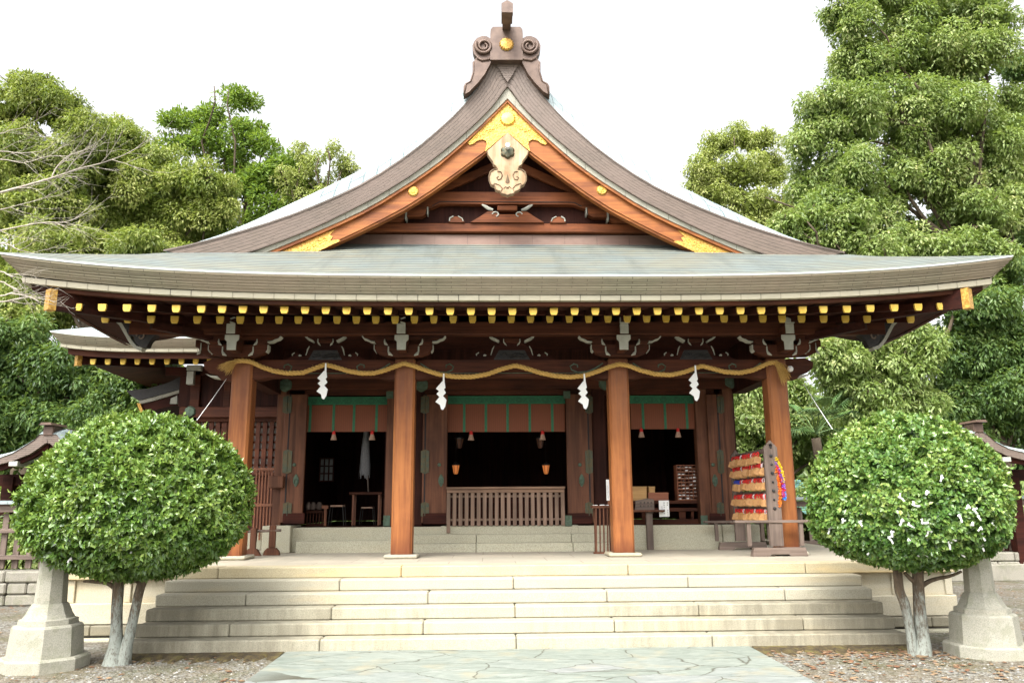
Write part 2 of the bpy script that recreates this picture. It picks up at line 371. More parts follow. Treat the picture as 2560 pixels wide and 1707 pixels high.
M['foot'] = stone('grey_granite', (.36, .34, .25), (.43, .41, .31), .5, .4, (.16, .16, .14), .0, .1)
M['rock'] = stone('wall_rock', (.20, .19, .16), (.30, .28, .23), .4, .5, (.06, .06, .05), .0, 0, moss=.3)
def uvtile(name, c1, c2, mort, bw, bh):
    m, n, b = newmat(name); ob = coordnode(n, 'Object', (1, 1, 1))
    br = n.nodes.new('ShaderNodeTexBrick'); n.links.new(ob, br.inputs['Vector']); br.inputs['Scale'].default_value = 1
    br.inputs['Brick Width'].default_value = bw; br.inputs['Row Height'].default_value = bh; br.inputs['Mortar Size'].default_value = .008
    br.inputs['Color1'].default_value = col(c1); br.inputs['Color2'].default_value = col(c2); br.inputs['Mortar'].default_value = col(mort)
    f = noise(n, ob, 60, 3); f2 = noise(n, ob, 1.3, 4)
    c = mix(n, .25, br.outputs['Color'], ramp(n, f, [(.35, tuple(q*.5 for q in c1)), (.6, c2)]))
    c = mix(n, ramp(n, f2, [(.45, (0, 0, 0)), (.7, (.5, .5, .5))]), c, (.50, .42, .32))
    n.links.new(c, b.inputs['Base Color']); b.inputs['Roughness'].default_value = .8; bump(n, b, f, .3, .004); return m
M['paving'] = uvtile('platform_paving', (.37, .34, .265), (.33, .30, .235), (.22, .19, .14), .95, .8)
M['paper'] = plain('white_paper', (.80, .80, .78), (.74, .74, .72), 12, .8)
M['straw'] = plain('rice_straw', (.55, .35, .10), (.38, .22, .05), 60, .75, 0, .6)
M['red'] = plain('red_cord', (.62, .02, .015), (.45, .012, .01), 30, .7)
M['black'] = plain('interior_black', (.012, .010, .012), (.018, .014, .014), 3, .8)
M['leafbrown'] = plain('fallen_leaf', (.38, .13, .05), (.28, .17, .08), 3, .8)
# ---------------------------------------------------------------- ground and path
def ground_mat():
    m, n, b = newmat('gravel_ground'); ob = coordnode(n, 'Object', (1, 1, 1))
    v = n.nodes.new('ShaderNodeTexVoronoi'); v.inputs['Scale'].default_value = 34; n.links.new(ob, v.inputs['Vector'])
    sep = n.nodes.new('ShaderNodeSeparateColor'); n.links.new(v.outputs['Color'], sep.inputs[0])
    c = ramp(n, sep.outputs[0], [(0, (.05, .045, .035)), (.35, (.135, .125, .10)), (.7, (.21, .205, .175)), (1, (.32, .31, .28))])
    f = noise(n, ob, 1.1, 5, .7); c = mix(n, ramp(n, f, [(.42, (0, 0, 0)), (.62, (.8, .8, .8))]), c, (.15, .115, .07))
    f2 = noise(n, ob, 14, 5, .7); c = mix(n, ramp(n, f2, [(.5, (0, 0, 0)), (.66, (.55, .55, .55))]), c, (.085, .062, .038))
    c = mix(n, ramp(n, noise(n, ob, .7, 4, .7), [(.5, (0, 0, 0)), (.62, (.6, .6, .6))]), c, (.075, .075, .025))
    n.links.new(c, b.inputs['Base Color']); b.inputs['Roughness'].default_value = .9
    bump(n, b, v.outputs['Distance'], .8, .02); return m
M['ground'] = ground_mat()
g = MB(); g.add([(-400, -60, 0), (400, -60, 0), (400, 700, 0), (-400, 700, 0)], [(0, 1, 2, 3)])
tag(g.build('ground', M['ground']), kind='structure')
def path_mat():
    m, n, b = newmat('green_schist_crazy_paving'); ob = coordnode(n, 'Object', (1, 1, 1))
    w = n.nodes.new('ShaderNodeTexNoise'); w.inputs['Scale'].default_value = 1.6; w.inputs['Detail'].default_value = 5; n.links.new(ob, w.inputs['Vector'])
    va = n.nodes.new('ShaderNodeVectorMath'); va.operation = 'MULTIPLY_ADD'; n.links.new(w.outputs['Color'], va.inputs[0]); va.inputs[1].default_value = (.5, .5, 0); n.links.new(ob, va.inputs[2])
    mp = n.nodes.new('ShaderNodeMapping'); mp.inputs['Scale'].default_value = (.95, 1.75, 1); n.links.new(va.outputs[0], mp.inputs[0])
    ve = n.nodes.new('ShaderNodeTexVoronoi'); ve.feature = 'DISTANCE_TO_EDGE'; ve.inputs['Scale'].default_value = 1.15; n.links.new(mp.outputs[0], ve.inputs['Vector'])
    vc = n.nodes.new('ShaderNodeTexVoronoi'); vc.inputs['Scale'].default_value = 1.15; n.links.new(mp.outputs[0], vc.inputs['Vector'])
    sep = n.nodes.new('ShaderNodeSeparateColor'); n.links.new(vc.outputs['Color'], sep.inputs[0])
    c = ramp(n, sep.outputs[0], [(0, (.20, .235, .20)), (.4, (.27, .30, .26)), (.7, (.24, .27, .25)), (.9, (.30, .30, .31)), (1, (.22, .25, .22))])
    f = noise(n, coordnode(n, 'Object', (3, 9, 1)), 1, 6, .7, 1.5); c = mix(n, .6, c, ramp(n, f, [(.3, (.075, .095, .078)), (.45, (.155, .18, .155)), (.6, (.25, .275, .24)), (.78, (.35, .35, .31))]))
    f2 = noise(n, ob, 2.2, 4); c = mix(n, ramp(n, f2, [(.55, (0, 0, 0)), (.7, (.5, .5, .5))]), c, (.32, .28, .18))
    e = ramp(n, ve.outputs[0], [(.0, (.95, .95, .95)), (.014, (0, 0, 0))]); c = mix(n, e, c, (.06, .055, .035))
    n.links.new(c, b.inputs['Base Color']); b.inputs['Roughness'].default_value = .6
    h = mathn(n, 'SUBTRACT', f, mathn(n, 'MULTIPLY', e, .8)); bump(n, b, h, .5, .012); return m
M['path'] = path_mat()
p = MB(); p.box(-2.74, 2.70, -12, 9.86, -.05, .045, .012)
tag(p.build('stone_path', M['path']), kind='structure')
# moss strip at the foot of the steps
def moss_mat():
    m, n, b = newmat('moss_and_dirt'); ob = coordnode(n, 'Object', (1, 1, 1)); f = noise(n, ob, 9, 6, .7); f2 = noise(n, ob, 2, 3)
    c = ramp(n, f, [(.32, (.025, .018, .010)), (.5, (.07, .05, .02)), (.62, (.115, .09, .025)), (.75, (.08, .09, .025))])
    n.links.new(c, b.inputs['Base Color']); b.inputs['Roughness'].default_value = .95; bump(n, b, f, 1, .03); return m
M['moss'] = moss_mat()
for side, x0, x1 in ((0, -4.6, -2.76), (1, 2.72, 4.6)):
    g = MB(); n_ = 44
    rows = []
    for t in (0, .3, .65, 1):
        rows.append([(x0+(x1-x0)*i/n_, 9.88-t*(.34+.13*math.sin(i*.9)+.10*math.sin(i*2.3+1)), .045*(1-t)**.7-.004*(t == 1)) for i in range(n_+1)])
    g.grid(rows, flip=False); tag(g.build('moss_bank', M['moss'], smooth=True), kind='structure')
# gravel stones and leaves
def scatter(name, mat, pts, size, flat, seed, tint=None, lab=None):
    r = np.random.default_rng(seed); n = len(pts); k = 6
    base = np.array([(0, 0, .5), (1, 0, 0), (.35, .85, 0), (-.8, .6, 0), (-.75, -.65, 0), (.4, -.9, 0)])
    s_ = size*r.uniform(.5, 1.5, (n, 1, 1)); a = r.uniform(0, 6.28, n); jit = r.uniform(.75, 1.2, (n, k, 3))
    V = base[None]*jit*s_*np.array([1, .8, flat*1.6])
    ca, sa = np.cos(a)[:, None], np.sin(a)[:, None]
    X = V[..., 0]*ca-V[..., 1]*sa; Yy = V[..., 0]*sa+V[..., 1]*ca
    V = np.stack([X, Yy, V[..., 2]], -1)+pts[:, None]
    F = np.array([(0, 1, 2), (0, 2, 3), (0, 3, 4), (0, 4, 5), (0, 5, 1)]); F = (F[None]+np.arange(n)[:, None, None]*k).reshape(-1, 3)
    o = mesh_obj(name, V.reshape(-1, 3), F, mat, attrs={'rnd': np.repeat(r.random(n), k)}); return tag(o, kind='stuff')
def rndmat(name, stops, rough=.8, scale=None):
    m, n, b = newmat(name); at = n.nodes.new('ShaderNodeAttribute'); at.attribute_name = 'rnd'
    n.links.new(ramp(n, at.outputs['Fac'], stops), b.inputs['Base Color']); b.inputs['Roughness'].default_value = rough
    b.inputs['Specular IOR Level'].default_value = .3; return m
M['pebble'] = rndmat('gravel_stones', [(0, (.06, .05, .035)), (.3, (.13, .115, .08)), (.6, (.19, .17, .125)), (.85, (.19, .195, .19)), (1, (.38, .37, .34))])
M['litter'] = rndmat('dry_leaves', [(0, (.12, .06, .03)), (.35, (.20, .10, .055)), (.6, (.19, .14, .08)), (.9, (.30, .20, .12)), (1, (.13, .11, .05))], .8)
pts = []
r_ = np.random.default_rng(3)
for x0, x1, y0, y1, n_ in ((-6.8, -2.8, 7.6, 10.2, 3600), (2.75, 7.2, 7.2, 10.2, 3800), (-9.5, -5.6, 9.8, 17, 1600), (5.6, 10, 9.8, 17, 1600)):
    q = np.stack([r_.uniform(x0, x1, n_), r_.uniform(y0, y1, n_), np.full(n_, 0.0)], 1); pts.append(q)
pts = np.concatenate(pts); pts = pts[~((np.abs(pts[:, 0]) < 4.75) & (pts[:, 1] > 9.83))]
tag(scatter('gravel_stones', M['pebble'], pts, .0145, .7, 4))
pl = []
for x0, x1, y0, y1, n_ in ((2.75, 7.0, 8.0, 9.8, 430), (3.4, 4.8, 9.2, 9.8, 220), (-6.5, -2.8, 8.0, 9.8, 110), (-9.5, -5.8, 9.8, 17, 200), (5.8, 10, 9.8, 17, 160)):
    pl.append(np.stack([r_.uniform(x0, x1, n_), r_.uniform(y0, y1, n_), np.full(n_, .012)], 1))
tag(scatter('fallen_leaves', M['litter'], np.concatenate(pl), .030, .3, 5))
# ---------------------------------------------------------------- stone platform with steps
T_, R_, Y1, Z1, ZP = .2632, .1449, 10.912, .75, .895
YP = Y1+T_
plat = thing('stone_platform', 'pale granite platform under the shrine hall with wide front steps', 'stone platform', (0, 12, 0))
b = MB()
def blocks(b, xs, y0, y1, z0, z1, bev=.016):
    for a, c in zip(xs, xs[1:]): b.box(a+.004, c-.004, y0, y1, z0, z1, bev)
def jx(px, py, Y): return float(S(px, py, Y=Y)[0])
HW = 4.604
XL, XR = float(S(168, 1480, Y=YP+.08)[0]), float(P(2202, 1390, Y=YP+.08)[0])
XE = 6.05
blocks(b, [-XE, jx(545, 1430, YP), jx(1003, 1430, YP), jx(1571, 1430, YP), jx(2015, 1425, YP), XE], YP, YP+.35, ZP-.145, ZP, .012)
b.build('edge_course', M['stepy'], plat)
js = [(849, 1284, 1721), (613.6, 1070, 1518, 1964), (828, 1288, 1748), (573, 1058, 1537, 2010), (799, 1291, 1782)]
for k in range(5):
    b = MB(); y = Y1-k*T_; z = Z1-k*R_
    xs = [-HW]+[jx(q, 1455+k*36, y) for q in js[k]]+[HW]
    blocks(b, xs, y, y+T_+.02 if k < 4 else y+T_+.02, z-R_+.001 if k < 4 else -.05, z, .014)
    b.build('step', M['step'] if k < 2 else M['stepd'], plat)
b = MB(); b.box(-4.59, 4.59, Y1+.27, YP+.08, 0, ZP-.15)
b.box(-4.595, 4.595, 10.3, YP+.05, 0, .30); b.build('step_core', M['wallst'], plat)
# retaining wall panels either side of the steps
for sx in (-1, 1):
    b = MB(); yw = YP+.09
    b.box(sx*4.6, sx*6.0, yw, yw+.3, .3, ZP-.146); b.build('wall_panel', M['wallst'], plat)
    b = MB()
    for xa, xb in ((4.6, 4.72), (5.16, 5.24), (5.9, 6.0)): b.box(sx*xa, sx*xb, yw-.035, yw-.002, .452, ZP-.147, .008)
    b.build_each('wall_pilaster', M['wallst'], plat)
    b = MB(); blocks(b, sorted([sx*4.6, sx*5.25, sx*6.03]), yw-.07, yw-.003, .18, .45, .012); b.build('lower_course', M['wallst'], plat)
    b = MB(); blocks(b, sorted([sx*4.6, sx*5.05, sx*5.6, sx*6.1]), yw-.15, yw-.072, .05, .178, .012); b.build('base_course', M['stepd'], plat)
    b = MB(); b.box(sx*5.98, sx*6.0, yw+.31, 21, 0, ZP-.146); b.box(sx*5.7, sx*6.05, YP+.352, 21, ZP-.145, ZP-.001, .01); b.build('side_wall', M['wallst'], plat)
    b = MB(); b.box(sx*4.6, sx*6.3, yw-.3, yw-.152, -.02, .03, .01); b.build('drain_kerb', M['foot'], plat)
b = MB(); b.box(-5.7, 5.7, YP+.352, 16, ZP-.2, ZP-.002); b.build('paving', M['paving'], plat)
# ---------------------------------------------------------------- stone lanterns behind the clipped shrubs
def lantern(cx, cy, lab):
    t = thing('stone_lantern', lab, 'stone lantern', (cx, cy, 0), 'stone lanterns beside the steps'); o8 = math.pi/8
    KS = .81
    MB().lathe([(r_k*KS, z_k*KS) for r_k, z_k in [(.55, 0), (.55, .14), (.53, .165)]], (cx, cy, 0), 8, o8).build('base_slab', M['lant'], t)
    MB().lathe([(r_k*KS, z_k*KS) for r_k, z_k in [(.46, .165), (.43, .535), (.405, .56), (.365, .565), (.36, .63), (.315, .645), (.28, .70), (.24, .79), (.215, .83)]], (cx, cy, 0), 8, o8).build('pedestal', M['lant'], t)
    MB().lathe([(r_k*KS, z_k*KS) for r_k, z_k in [(.20, .83), (.172, 1.5), (.165, 1.62)]], (cx, cy, 0), 8, o8).build('shaft', M['lant'], t)
    MB().lathe([(r_k*KS, z_k*KS) for r_k, z_k in [(.17, 1.62), (.30, 1.70), (.33, 1.76), (.30, 1.80)]], (cx, cy, 0), 8, o8).build('firebox_shelf', M['lant'], t)
    b = MB()
    for i in range(8):
        a = o8+i*math.pi/4; b.box(cx+.17*math.cos(a)-.026, cx+.17*math.cos(a)+.026, cy+.17*math.sin(a)-.026, cy+.17*math.sin(a)+.026, 1.80*KS, 2.05*KS)
    b.build('firebox', M['lant'], t)
    MB().lathe([(r_k*KS, z_k*KS) for r_k, z_k in [(.36, 2.05), (.37, 2.09), (.22, 2.20), (.10, 2.28), (.06, 2.30), (.07, 2.36), (.01, 2.42)]], (cx, cy, 0), 8, o8).build('cap', M['lant'], t)
lantern(-5.20, 9.30, 'pale octagonal stone lantern base showing under the left clipped shrub')
lantern(5.27, 9.40, 'pale octagonal stone lantern base showing under the right clipped shrub')
# ---------------------------------------------------------------- shrine hall: roof
hall = thing('shrine_hall', 'wooden shrine hall with curved copper gabled roof and four front pillars', 'shrine', (0, 14, .895))
YE, XC, ZE = 10.6, 7.05, 4.813
def Ff(d): return .47*d+.025*d*d
def lift(q, d=0): return .30*min(abs(q), 1)**3.5*max(0, 1-d/1.5)
def fr(x, d, dz=0):          # point of the front slope, d metres in from the eave
    h = XC-d; return (x, YE+d, ZE+Ff(d)+lift(x/XC if h <= 0 else x/h*(h/XC)**.5, d)+dz)
NX = 60
def xs_at(d): h = XC-d; return [h*(2*i/NX-1) for i in range(NX+1)]
ds = [0, .12, .3, .5, .75, 1.0, 1.3, 1.62]
b = MB(); rows = []; uv = []
for d in ds:
    h = XC-min(d, 1.62); rows.append([(h*(2*i/NX-1), YE+d, ZE+Ff(d)+lift((2*i/NX-1), d)) for i in range(NX+1)]); uv.append([(p_[0], d*1.12) for p_ in rows[-1]])
b.grid(rows, uv); rows = [[(3.95*(2*i/NX-1), YE+d, ZE+Ff(d)) for i in range(NX+1)] for d in (1.62, 1.9, 2.3, 2.7)]; b.grid(rows, [[(p_[0], d*1.12) for p_ in r] for r, d in zip(rows, (1.62, 1.9, 2.3, 2.7))]); b.build('front_roof_slope', M['skirt'], hall)
# side slopes below the gable foot
for sx in (-1, 1):
    b = MB(); rows = []; uv = []
    YB = 13.9
    for d in [0, .12, .3, .5, .75, 1.0, 1.3, 1.62]:
        r = []; L = YB-YE-d
        for i in range(41):
            t = (i/40)**1.6; y = YE+d+L*t; q = max(0, 1-(y-YE-d)/XC); r.append((sx*(XC-d), y, ZE+Ff(d)+lift(q, d)))
        rows.append(r); uv.append([(p_[1], d*1.12) for p_ in r])
    b.grid(rows, uv, flip=sx < 0); b.build('side_roof_slope', M['skirt'], hall)
    MB().prism([(sx*q, z) for q, z in ((6.9, 4.62), (7.03, 4.80), (5.43, 5.62), (4.4, 5.9), (4.4, 4.95))], 13.84, 13.88).build('eave_end_board', M['beamd'], hall)
# layered eave edge: front and both sides as one mitred band
def eave_path(n=60, side=14, yb=13.9):
    out = []
    for i in range(side, 0, -1):
        t = (i/side)**1.5; y = YE+(yb-YE)*t; out.append((-XC, y, max(0, 1-(y-YE)/XC), 1, 0))
    for i in range(n+1):
        x = XC*(2*i/n-1); out.append((x, YE, abs(x)/XC, 1 if i == 0 else (-1 if i == n else 0), 1))
    for i in range(1, side+1):
        t = (i/side)**1.5; y = YE+(yb-YE)*t; out.append((XC, y, max(0, 1-(y-YE)/XC), -1, 0))
    return out
def eave_band(b, sects, liftf=1.0, path=None, lim=None):
    path = path or eave_path(); lim = lim or (-XC, XC, YE); rows = []; uv = []; s_ = 0; us = []; prev = None
    for q in path:
        if prev is not None: s_ += math.hypot(q[0]-prev[0], q[1]-prev[1])
        us.append(s_); prev = q
    v = 0; pz = None
    for o, z in sects:
        rr = []
        for (x, y, q, ix, iy) in path: rr.append((min(max(x, lim[0]+o), lim[1]-o), max(y, lim[2]+o), z+.30*q**3.5*liftf))
        rows.append(rr)
        if pz is not None: v += math.hypot(o-pz[0], z-pz[1])
        pz = (o, z); uv.append([(u_, v) for u_ in us])
    b.grid(rows, uv, flip=True)
b = MB(); eave_band(b, [(0, ZE), (-.012, ZE-.006), (-.012, ZE-.022), (.004, ZE-.026)]); b.build('eave_lip', M['edge'], hall)
b = MB(); sc = [(.004, ZE-.026)]
for k in range(6): z0 = ZE-.026-.034*k; o = .006+.033*k; sc += [(o+.015, z0-.0315), (o+.030, z0-.034)]
eave_band(b, sc, .98); b.build('eave_edge', M['fascia'], hall)
ZB = ZE-.026-.034*6
b = MB(); eave_band(b, [(.212, ZB), (.216, ZB-.082), (.30, ZB-.084)], .93); b.build('eave_foot_board', M['fasciab'], hall)
ZK = ZB-.086
b = MB(); eave_band(b, [(.30, ZK), (.305, ZK-.052), (.37, ZK-.052)], .9); b.build('eave_beam', M['beam'], hall)
def soff(o, y=None): return ZK-.10+.20*(o-.4)
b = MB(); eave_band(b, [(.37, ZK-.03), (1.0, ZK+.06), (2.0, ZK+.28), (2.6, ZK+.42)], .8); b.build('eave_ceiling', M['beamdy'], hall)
# ridge profile curves (half), measured at the verge plane
YG = 12.15; GX = -.065
VO = [(0, 9.06), (.245, 9.03), (.335, 8.76), (.50, 8.47), (.71, 8.195), (.925, 7.95), (1.13, 7.745), (1.42, 7.47), (1.745, 7.205), (2.075, 6.965), (2.39, 6.765), (2.72, 6.59), (3.1, 6.41), (3.475, 6.25), (3.85, 6.11), (4.22, 5.985), (4.62, 5.86), (5.06, 5.74), (5.43, 5.655)]
VI = [(0, 8.556), (.06, 8.48), (.21, 8.25), (.34, 8.09), (.486, 7.93), (.64, 7.775), (.8, 7.62), (1.06, 7.385), (1.33, 7.155), (1.6, 6.945), (1.9, 6.74), (2.2, 6.545), (2.55, 6.35), (2.9, 6.16), (3.25, 5.99), (3.6, 5.84), (3.95, 5.70), (4.35, 5.56), (4.7, 5.46)]
WL = [(0, 8.365), (.19, 8.153), (.43, 7.895), (.695, 7.626), (.9, 7.43), (1.11, 7.237), (1.34, 7.055), (1.57, 6.883), (2.07, 6.543), (2.385, 6.355), (2.71, 6.187), (3.21, 5.95), (3.7, 5.73), (4.1, 5.56)]
HL = [(0, 7.80), (.35, 7.43), (.85, 7.03), (1.306, 6.68), (1.68, 6.425), (2.075, 6.205), (2.39, 6.04), (2.97, 5.745), (3.3, 5.58), (3.8, 5.36)]
def at(curve, x): return interp(x, [p_[0] for p_ in curve], [p_[1] for p_ in curve])
def hoff(x): return .82*max(0, 1-(abs(x)/5.45)**4)
for sx in (-1, 1):
    # main roof surface behind the verge, swept back
    b = MB(); rows = []; uv = []; prof = [(0, 0), (.05, .10), (.16, .27), (.32, .47), (.55, .70), (.85, .88), (1.3, .97), (2, 1.0), (10.3, 1.0)]
    L = arclen(VO)
    for dy, k in prof:
        rows.append([(GX+sx*x, YG+dy, z+hoff(x)*k) for x, z in VO]); uv.append([(YG+dy, l) for l in L])
    b.grid(rows, uv, flip=sx < 0); b.build('main_roof_slope', M['plates'], hall)
    # verge band
    b = MB(); rows = []; uv = []; LO = arclen(VO); nn = 7
    for k in range(nn):
        t = k/(nn-1); rows.append([(GX+sx*(a[0]*(1-t)+c[0]*t), YG+.05*t, a[1]*(1-t)+c[1]*t) for a, c in zip(VO, VI)])
        uv.append([(l, t*.30) for l in LO])
    b.grid(rows, uv, flip=sx > 0); b.build('verge_edge', M['verge'], hall)
    b = MB(); L = arclen(VI)
    b.grid([[(GX+sx*x, YG+.05, z) for x, z in VI], [(GX+sx*x, YG+.9, z) for x, z in VI]], [[(l, 0) for l in L], [(l, .9) for l in L]], flip=sx > 0)
    b.grid([[(GX+sx*x, YG-.012, z+.004) for x, z in VO], [(GX+sx*x, YG-.012, z-.022) for x, z in VO]], [[(l, 0) for l in LO]]*2, flip=sx > 0)
    b.build('verge_underside', M['verge'], hall)
    # pale course and red board
    W = [(x, at(VI, x)) for x, z in WL]; L = arclen(WL)
    b = MB(); y0 = YG+.09
    b.grid([[(GX+sx*x, y0, z) for x, z in W], [(GX+sx*x, y0+.02, z) for x, z in WL], [(GX+sx*x, y0+.5, z) for x, z in WL]], [[(l, .5) for l in L], [(l, .7) for l in L], [(l, 1.2) for l in L]], flip=sx > 0)
    b.build('verge_pale_course', M['vergew'], hall)
    b = MB(); y0 = YG+.13
    b.grid([[(GX+sx*x, y0, z+.01) for x, z in WL], [(GX+sx*x, y0, z-.055) for x, z in WL], [(GX+sx*x, y0+.5, z-.055) for x, z in WL]], flip=sx > 0)
    b.build('verge_red_board', M['hafu'], hall)
    # bargeboard
    H = [(x, at(HL, x)) for x in np.linspace(.0, 3.8, 28)]; U = [(x, at(WL, x)-.05) for x, z in H]
    b = MB(); y0 = YG+.19
    lo = [(x, z) for x, z in H]; mid = [(x, z+.045*min(1, (at(WL, x)-z)/.4)) for x, z in H]
    b.grid([[(GX+sx*x, y0, z) for x, z in U], [(GX+sx*x, y0, z) for x, z in mid], [(GX+sx*x, y0+.022, z-.004) for x, z in mid], [(GX+sx*x, y0+.024, z) for x, z in lo], [(GX+sx*x, y0+.15, z) for x, z in lo], [(GX+sx*x, y0+.15, z) for x, z in U]], flip=sx > 0)
    b.build('bargeboard', M['hafu'], hall)
# ridge
b = MB(); b.box(GX-.24, GX+.24, YG+.25, 22.4, 9.0, 9.75, .05); b.build('ridge', M['orn'], hall)
b = MB(); b.grid([[(GX-.245, YG-.02, 9.035), (GX+.245, YG-.02, 9.035)], [(GX-.16, YG-.015, 8.87), (GX+.16, YG-.015, 8.87)], [(GX-.08, YG-.008, 8.72), (GX+.08, YG-.008, 8.72)], [(GX-.001, YG-.004, 8.60), (GX+.001, YG-.004, 8.60)]], [[(0, 0), (.5, 0)], [(0, .17), (.4, .17)], [(0, .33), (.3, .33)], [(0, .45), (.2, .45)]], flip=True)
b.build('verge_apex', M['verge'], hall)
# ridge-end ornament
def zpt(x, y, Y, x0=1100, y0=0, k=3.1372): q = S(x0+x/k, y0+y/k, Y=Y); return (float(q[0]), float(q[2]))
YO = 12.0
orn = MB()
def sym(pts, cx):     # mirror an outline about cx
    return pts+[(2*cx-x, y) for x, y in pts[::-1] if abs(x-cx) > 1e-6]
pl = sym([(522, 212), (415, 212), (398, 232), (394, 270), (394, 470)], 522)
orn.prism([zpt(x, y, YO) for x, y in pl], YO, YO+.22)
for s_ in (-1, 1):
    m_ = (lambda x: x) if s_ < 0 else (lambda x: 1044-x)
    out = [(412, 440), (408, 330), (395, 295), (365, 278), (330, 276), (290, 292), (268, 318), (254, 350), (256, 385), (268, 418), (290, 442), (262, 478), (258, 560), (236, 630), (200, 645), (184, 670), (182, 738), (230, 712), (300, 640), (350, 575), (385, 510), (405, 470)]
    orn.prism([zpt(m_(x), y, YO) for x, y in (out if s_ < 0 else out[::-1])], YO+.03, YO+.2)
orn_o = orn.build('ridge_ornament', M['orn'], hall)
b = MB()
for s_ in (-1, 1):
    m_ = (lambda x: x) if s_ < 0 else (lambda x: 1044-x)
    cx_, cz_ = zpt(m_(345), 362, YO)
    pts = []
    for i in range(34):
        a = i/33*3.6*math.pi; rr = .145*(1-i/33*.72); pts.append((cx_+s_*rr*math.cos(a+2.6)*-1, YO+.0, cz_+rr*math.sin(a+2.6)))
    b.tube(pts, [.03*(1-.4*i/33) for i in range(34)], 6)
    b.tube([(zpt(m_(x), y, YO)[0], YO+.02, zpt(m_(x), y, YO)[1]) for x, y in ((290, 450), (330, 470), (380, 462), (412, 440))], .02, 6)
    b.tube([(zpt(m_(x), y, YO)[0], YO+.03, zpt(m_(x), y, YO)[1]) for x, y in ((262, 480), (262, 560), (240, 632), (204, 652), (188, 735))], .016, 6)
    b.tube([(zpt(m_(x), y, YO)[0], YO+.02, zpt(m_(x), y, YO)[1]) for x, y in ((452, 455), (455, 380), (462, 290), (480, 272), (522, 282))], .014, 6)
b.build('scroll', M['orn'], orn_o, True)
cx_, cz_ = zpt(522, 347, YO-.02)
MB().disc((cx_, YO-.01, cz_), .112, .03, 32, 16, .12).build('chrysanthemum_crest', M['gold'], orn_o)
b = MB()
zt = zpt(522, 90, YO)[1]
yh = 11.42; za, zb2, zc2, zd = zpt(522, 236, YO)[1], zpt(522, 98, yh)[1], zpt(522, 28, yh)[1], zpt(522, 2, yh)[1]
b.prism([(YO+.05, za), (yh+.04, zb2), (yh+.04, zc2), (YO+.05, za+.2)], cx_-.068, cx_+.068, 'yz')
b.prism([(cx_-.092, zb2), (cx_+.092, zb2), (cx_+.092, zc2), (cx_, zd), (cx_-.092, zc2)], yh, yh+.1); b.prism([(cx_-.088, zb2+.02), (cx_+.088, zb2+.02), (cx_+.088, zc2), (cx_-.088, zc2)], yh+.1, yh+.35)
b.build('horn', M['orn'], orn_o)
# gable pediment
YW = 12.95
b = MB(); b.prism([(GX-3.4, 6.0), (GX+3.4, 6.0), (GX+2.6, 6.3), (GX+1.2, 7.3), (GX, 8.3), (GX-1.2, 7.3), (GX-2.6, 6.3)], YW, YW+.1); b.build('pediment_wall', M['wallw'], hall)
b = MB(); b.grid([[(GX-3.7, YW-.08, 6.18), (GX+3.7, YW-.08, 6.18)], [(GX-3.7, YW-.10, 5.9), (GX+3.7, YW-.10, 5.9)]], [[(0, 0), (7.4, 0)], [(0, .3), (7.4, .3)]], flip=True); b.build('pediment_flashing', M['flash'], hall)
b = MB(); b.box(GX-3.0, GX+3.0, YW-.16, YW-.02, 6.20, 6.355, .012); b.build('pediment_beam', M['ped'], hall)
# curved rainbow beam
b = MB(); xs = np.linspace(-1.66, 1.66, 33)
top = [(GX+x, 6.915) for x in xs]; bot = [(GX+x, 6.70-.09*max(0, min(1, (abs(x)-1.12)/.2))) for x in xs]
b.prism(bot+top[::-1], YW-.16, YW-.03); b.build('pediment_beam', M['ped'], hall)
b = MB()
for s_ in (-1, 1):
    pts = [(GX+s_*1.02, 6.735), (GX+s_*1.15, 6.73), (GX+s_*1.27, 6.66)]
    b.tube([(x, YW-.165, z) for x, z in pts], .008, 5)
b.tube([(GX-1.02, YW-.165, 6.735), (GX+1.02, YW-.165, 6.735)], .008, 5); b.build('carved_line', M['iron'], hall)
for s_ in (-1, 1):      # stepped bracket arms with white ends
    b = MB(); b.prism([(GX+s_*q, z) for q, z in ((2.0, 6.62), (2.0, 6.46), (1.45, 6.46), (1.38, 6.50), (1.36, 6.62))], YW-.20, YW-.05); b.prism([(GX+s_*q, z) for q, z in ((2.35, 6.46), (2.35, 6.36), (1.8, 6.36), (1.74, 6.40), (1.72, 6.55))], YW-.24, YW-.055)
    b.build('bracket_arm', M['ped'], hall)
    b = MB(); b.box(GX+s_*1.355, GX+s_*1.335, YW-.2, YW-.05, 6.50, 6.63); b.box(GX+s_*1.715, GX+s_*1.69, YW-.24, YW-.055, 6.39, 6.56); b.build('bracket_end', M['white'], hall)
    b = MB(); b.box(GX+s_*1.62, GX+s_*1.82, YW-.55, YW-.2, 6.56, 6.80, .01); b.build('purlin', M['beamdy'], hall)
    b = MB(); b.box(GX+s_*1.63, GX+s_*1.81, YW-.567, YW-.552, 6.67, 6.805, .005); b.build('purlin_end', M['white'], hall)
    b = MB(); b.bar((GX+s_*.15, YW-.07, 7.45), (GX+s_*1.25, YW-.07, 6.93), .06, .14); b.build('raking_strut', M['ped'], hall)
    b = MB(); b.bar((GX+s_*.0, YG+.42, 7.95), (GX+s_*2.6, YG+.42, 6.15), .3, .05); b.build('gable_soffit', M['beamd'], hall)
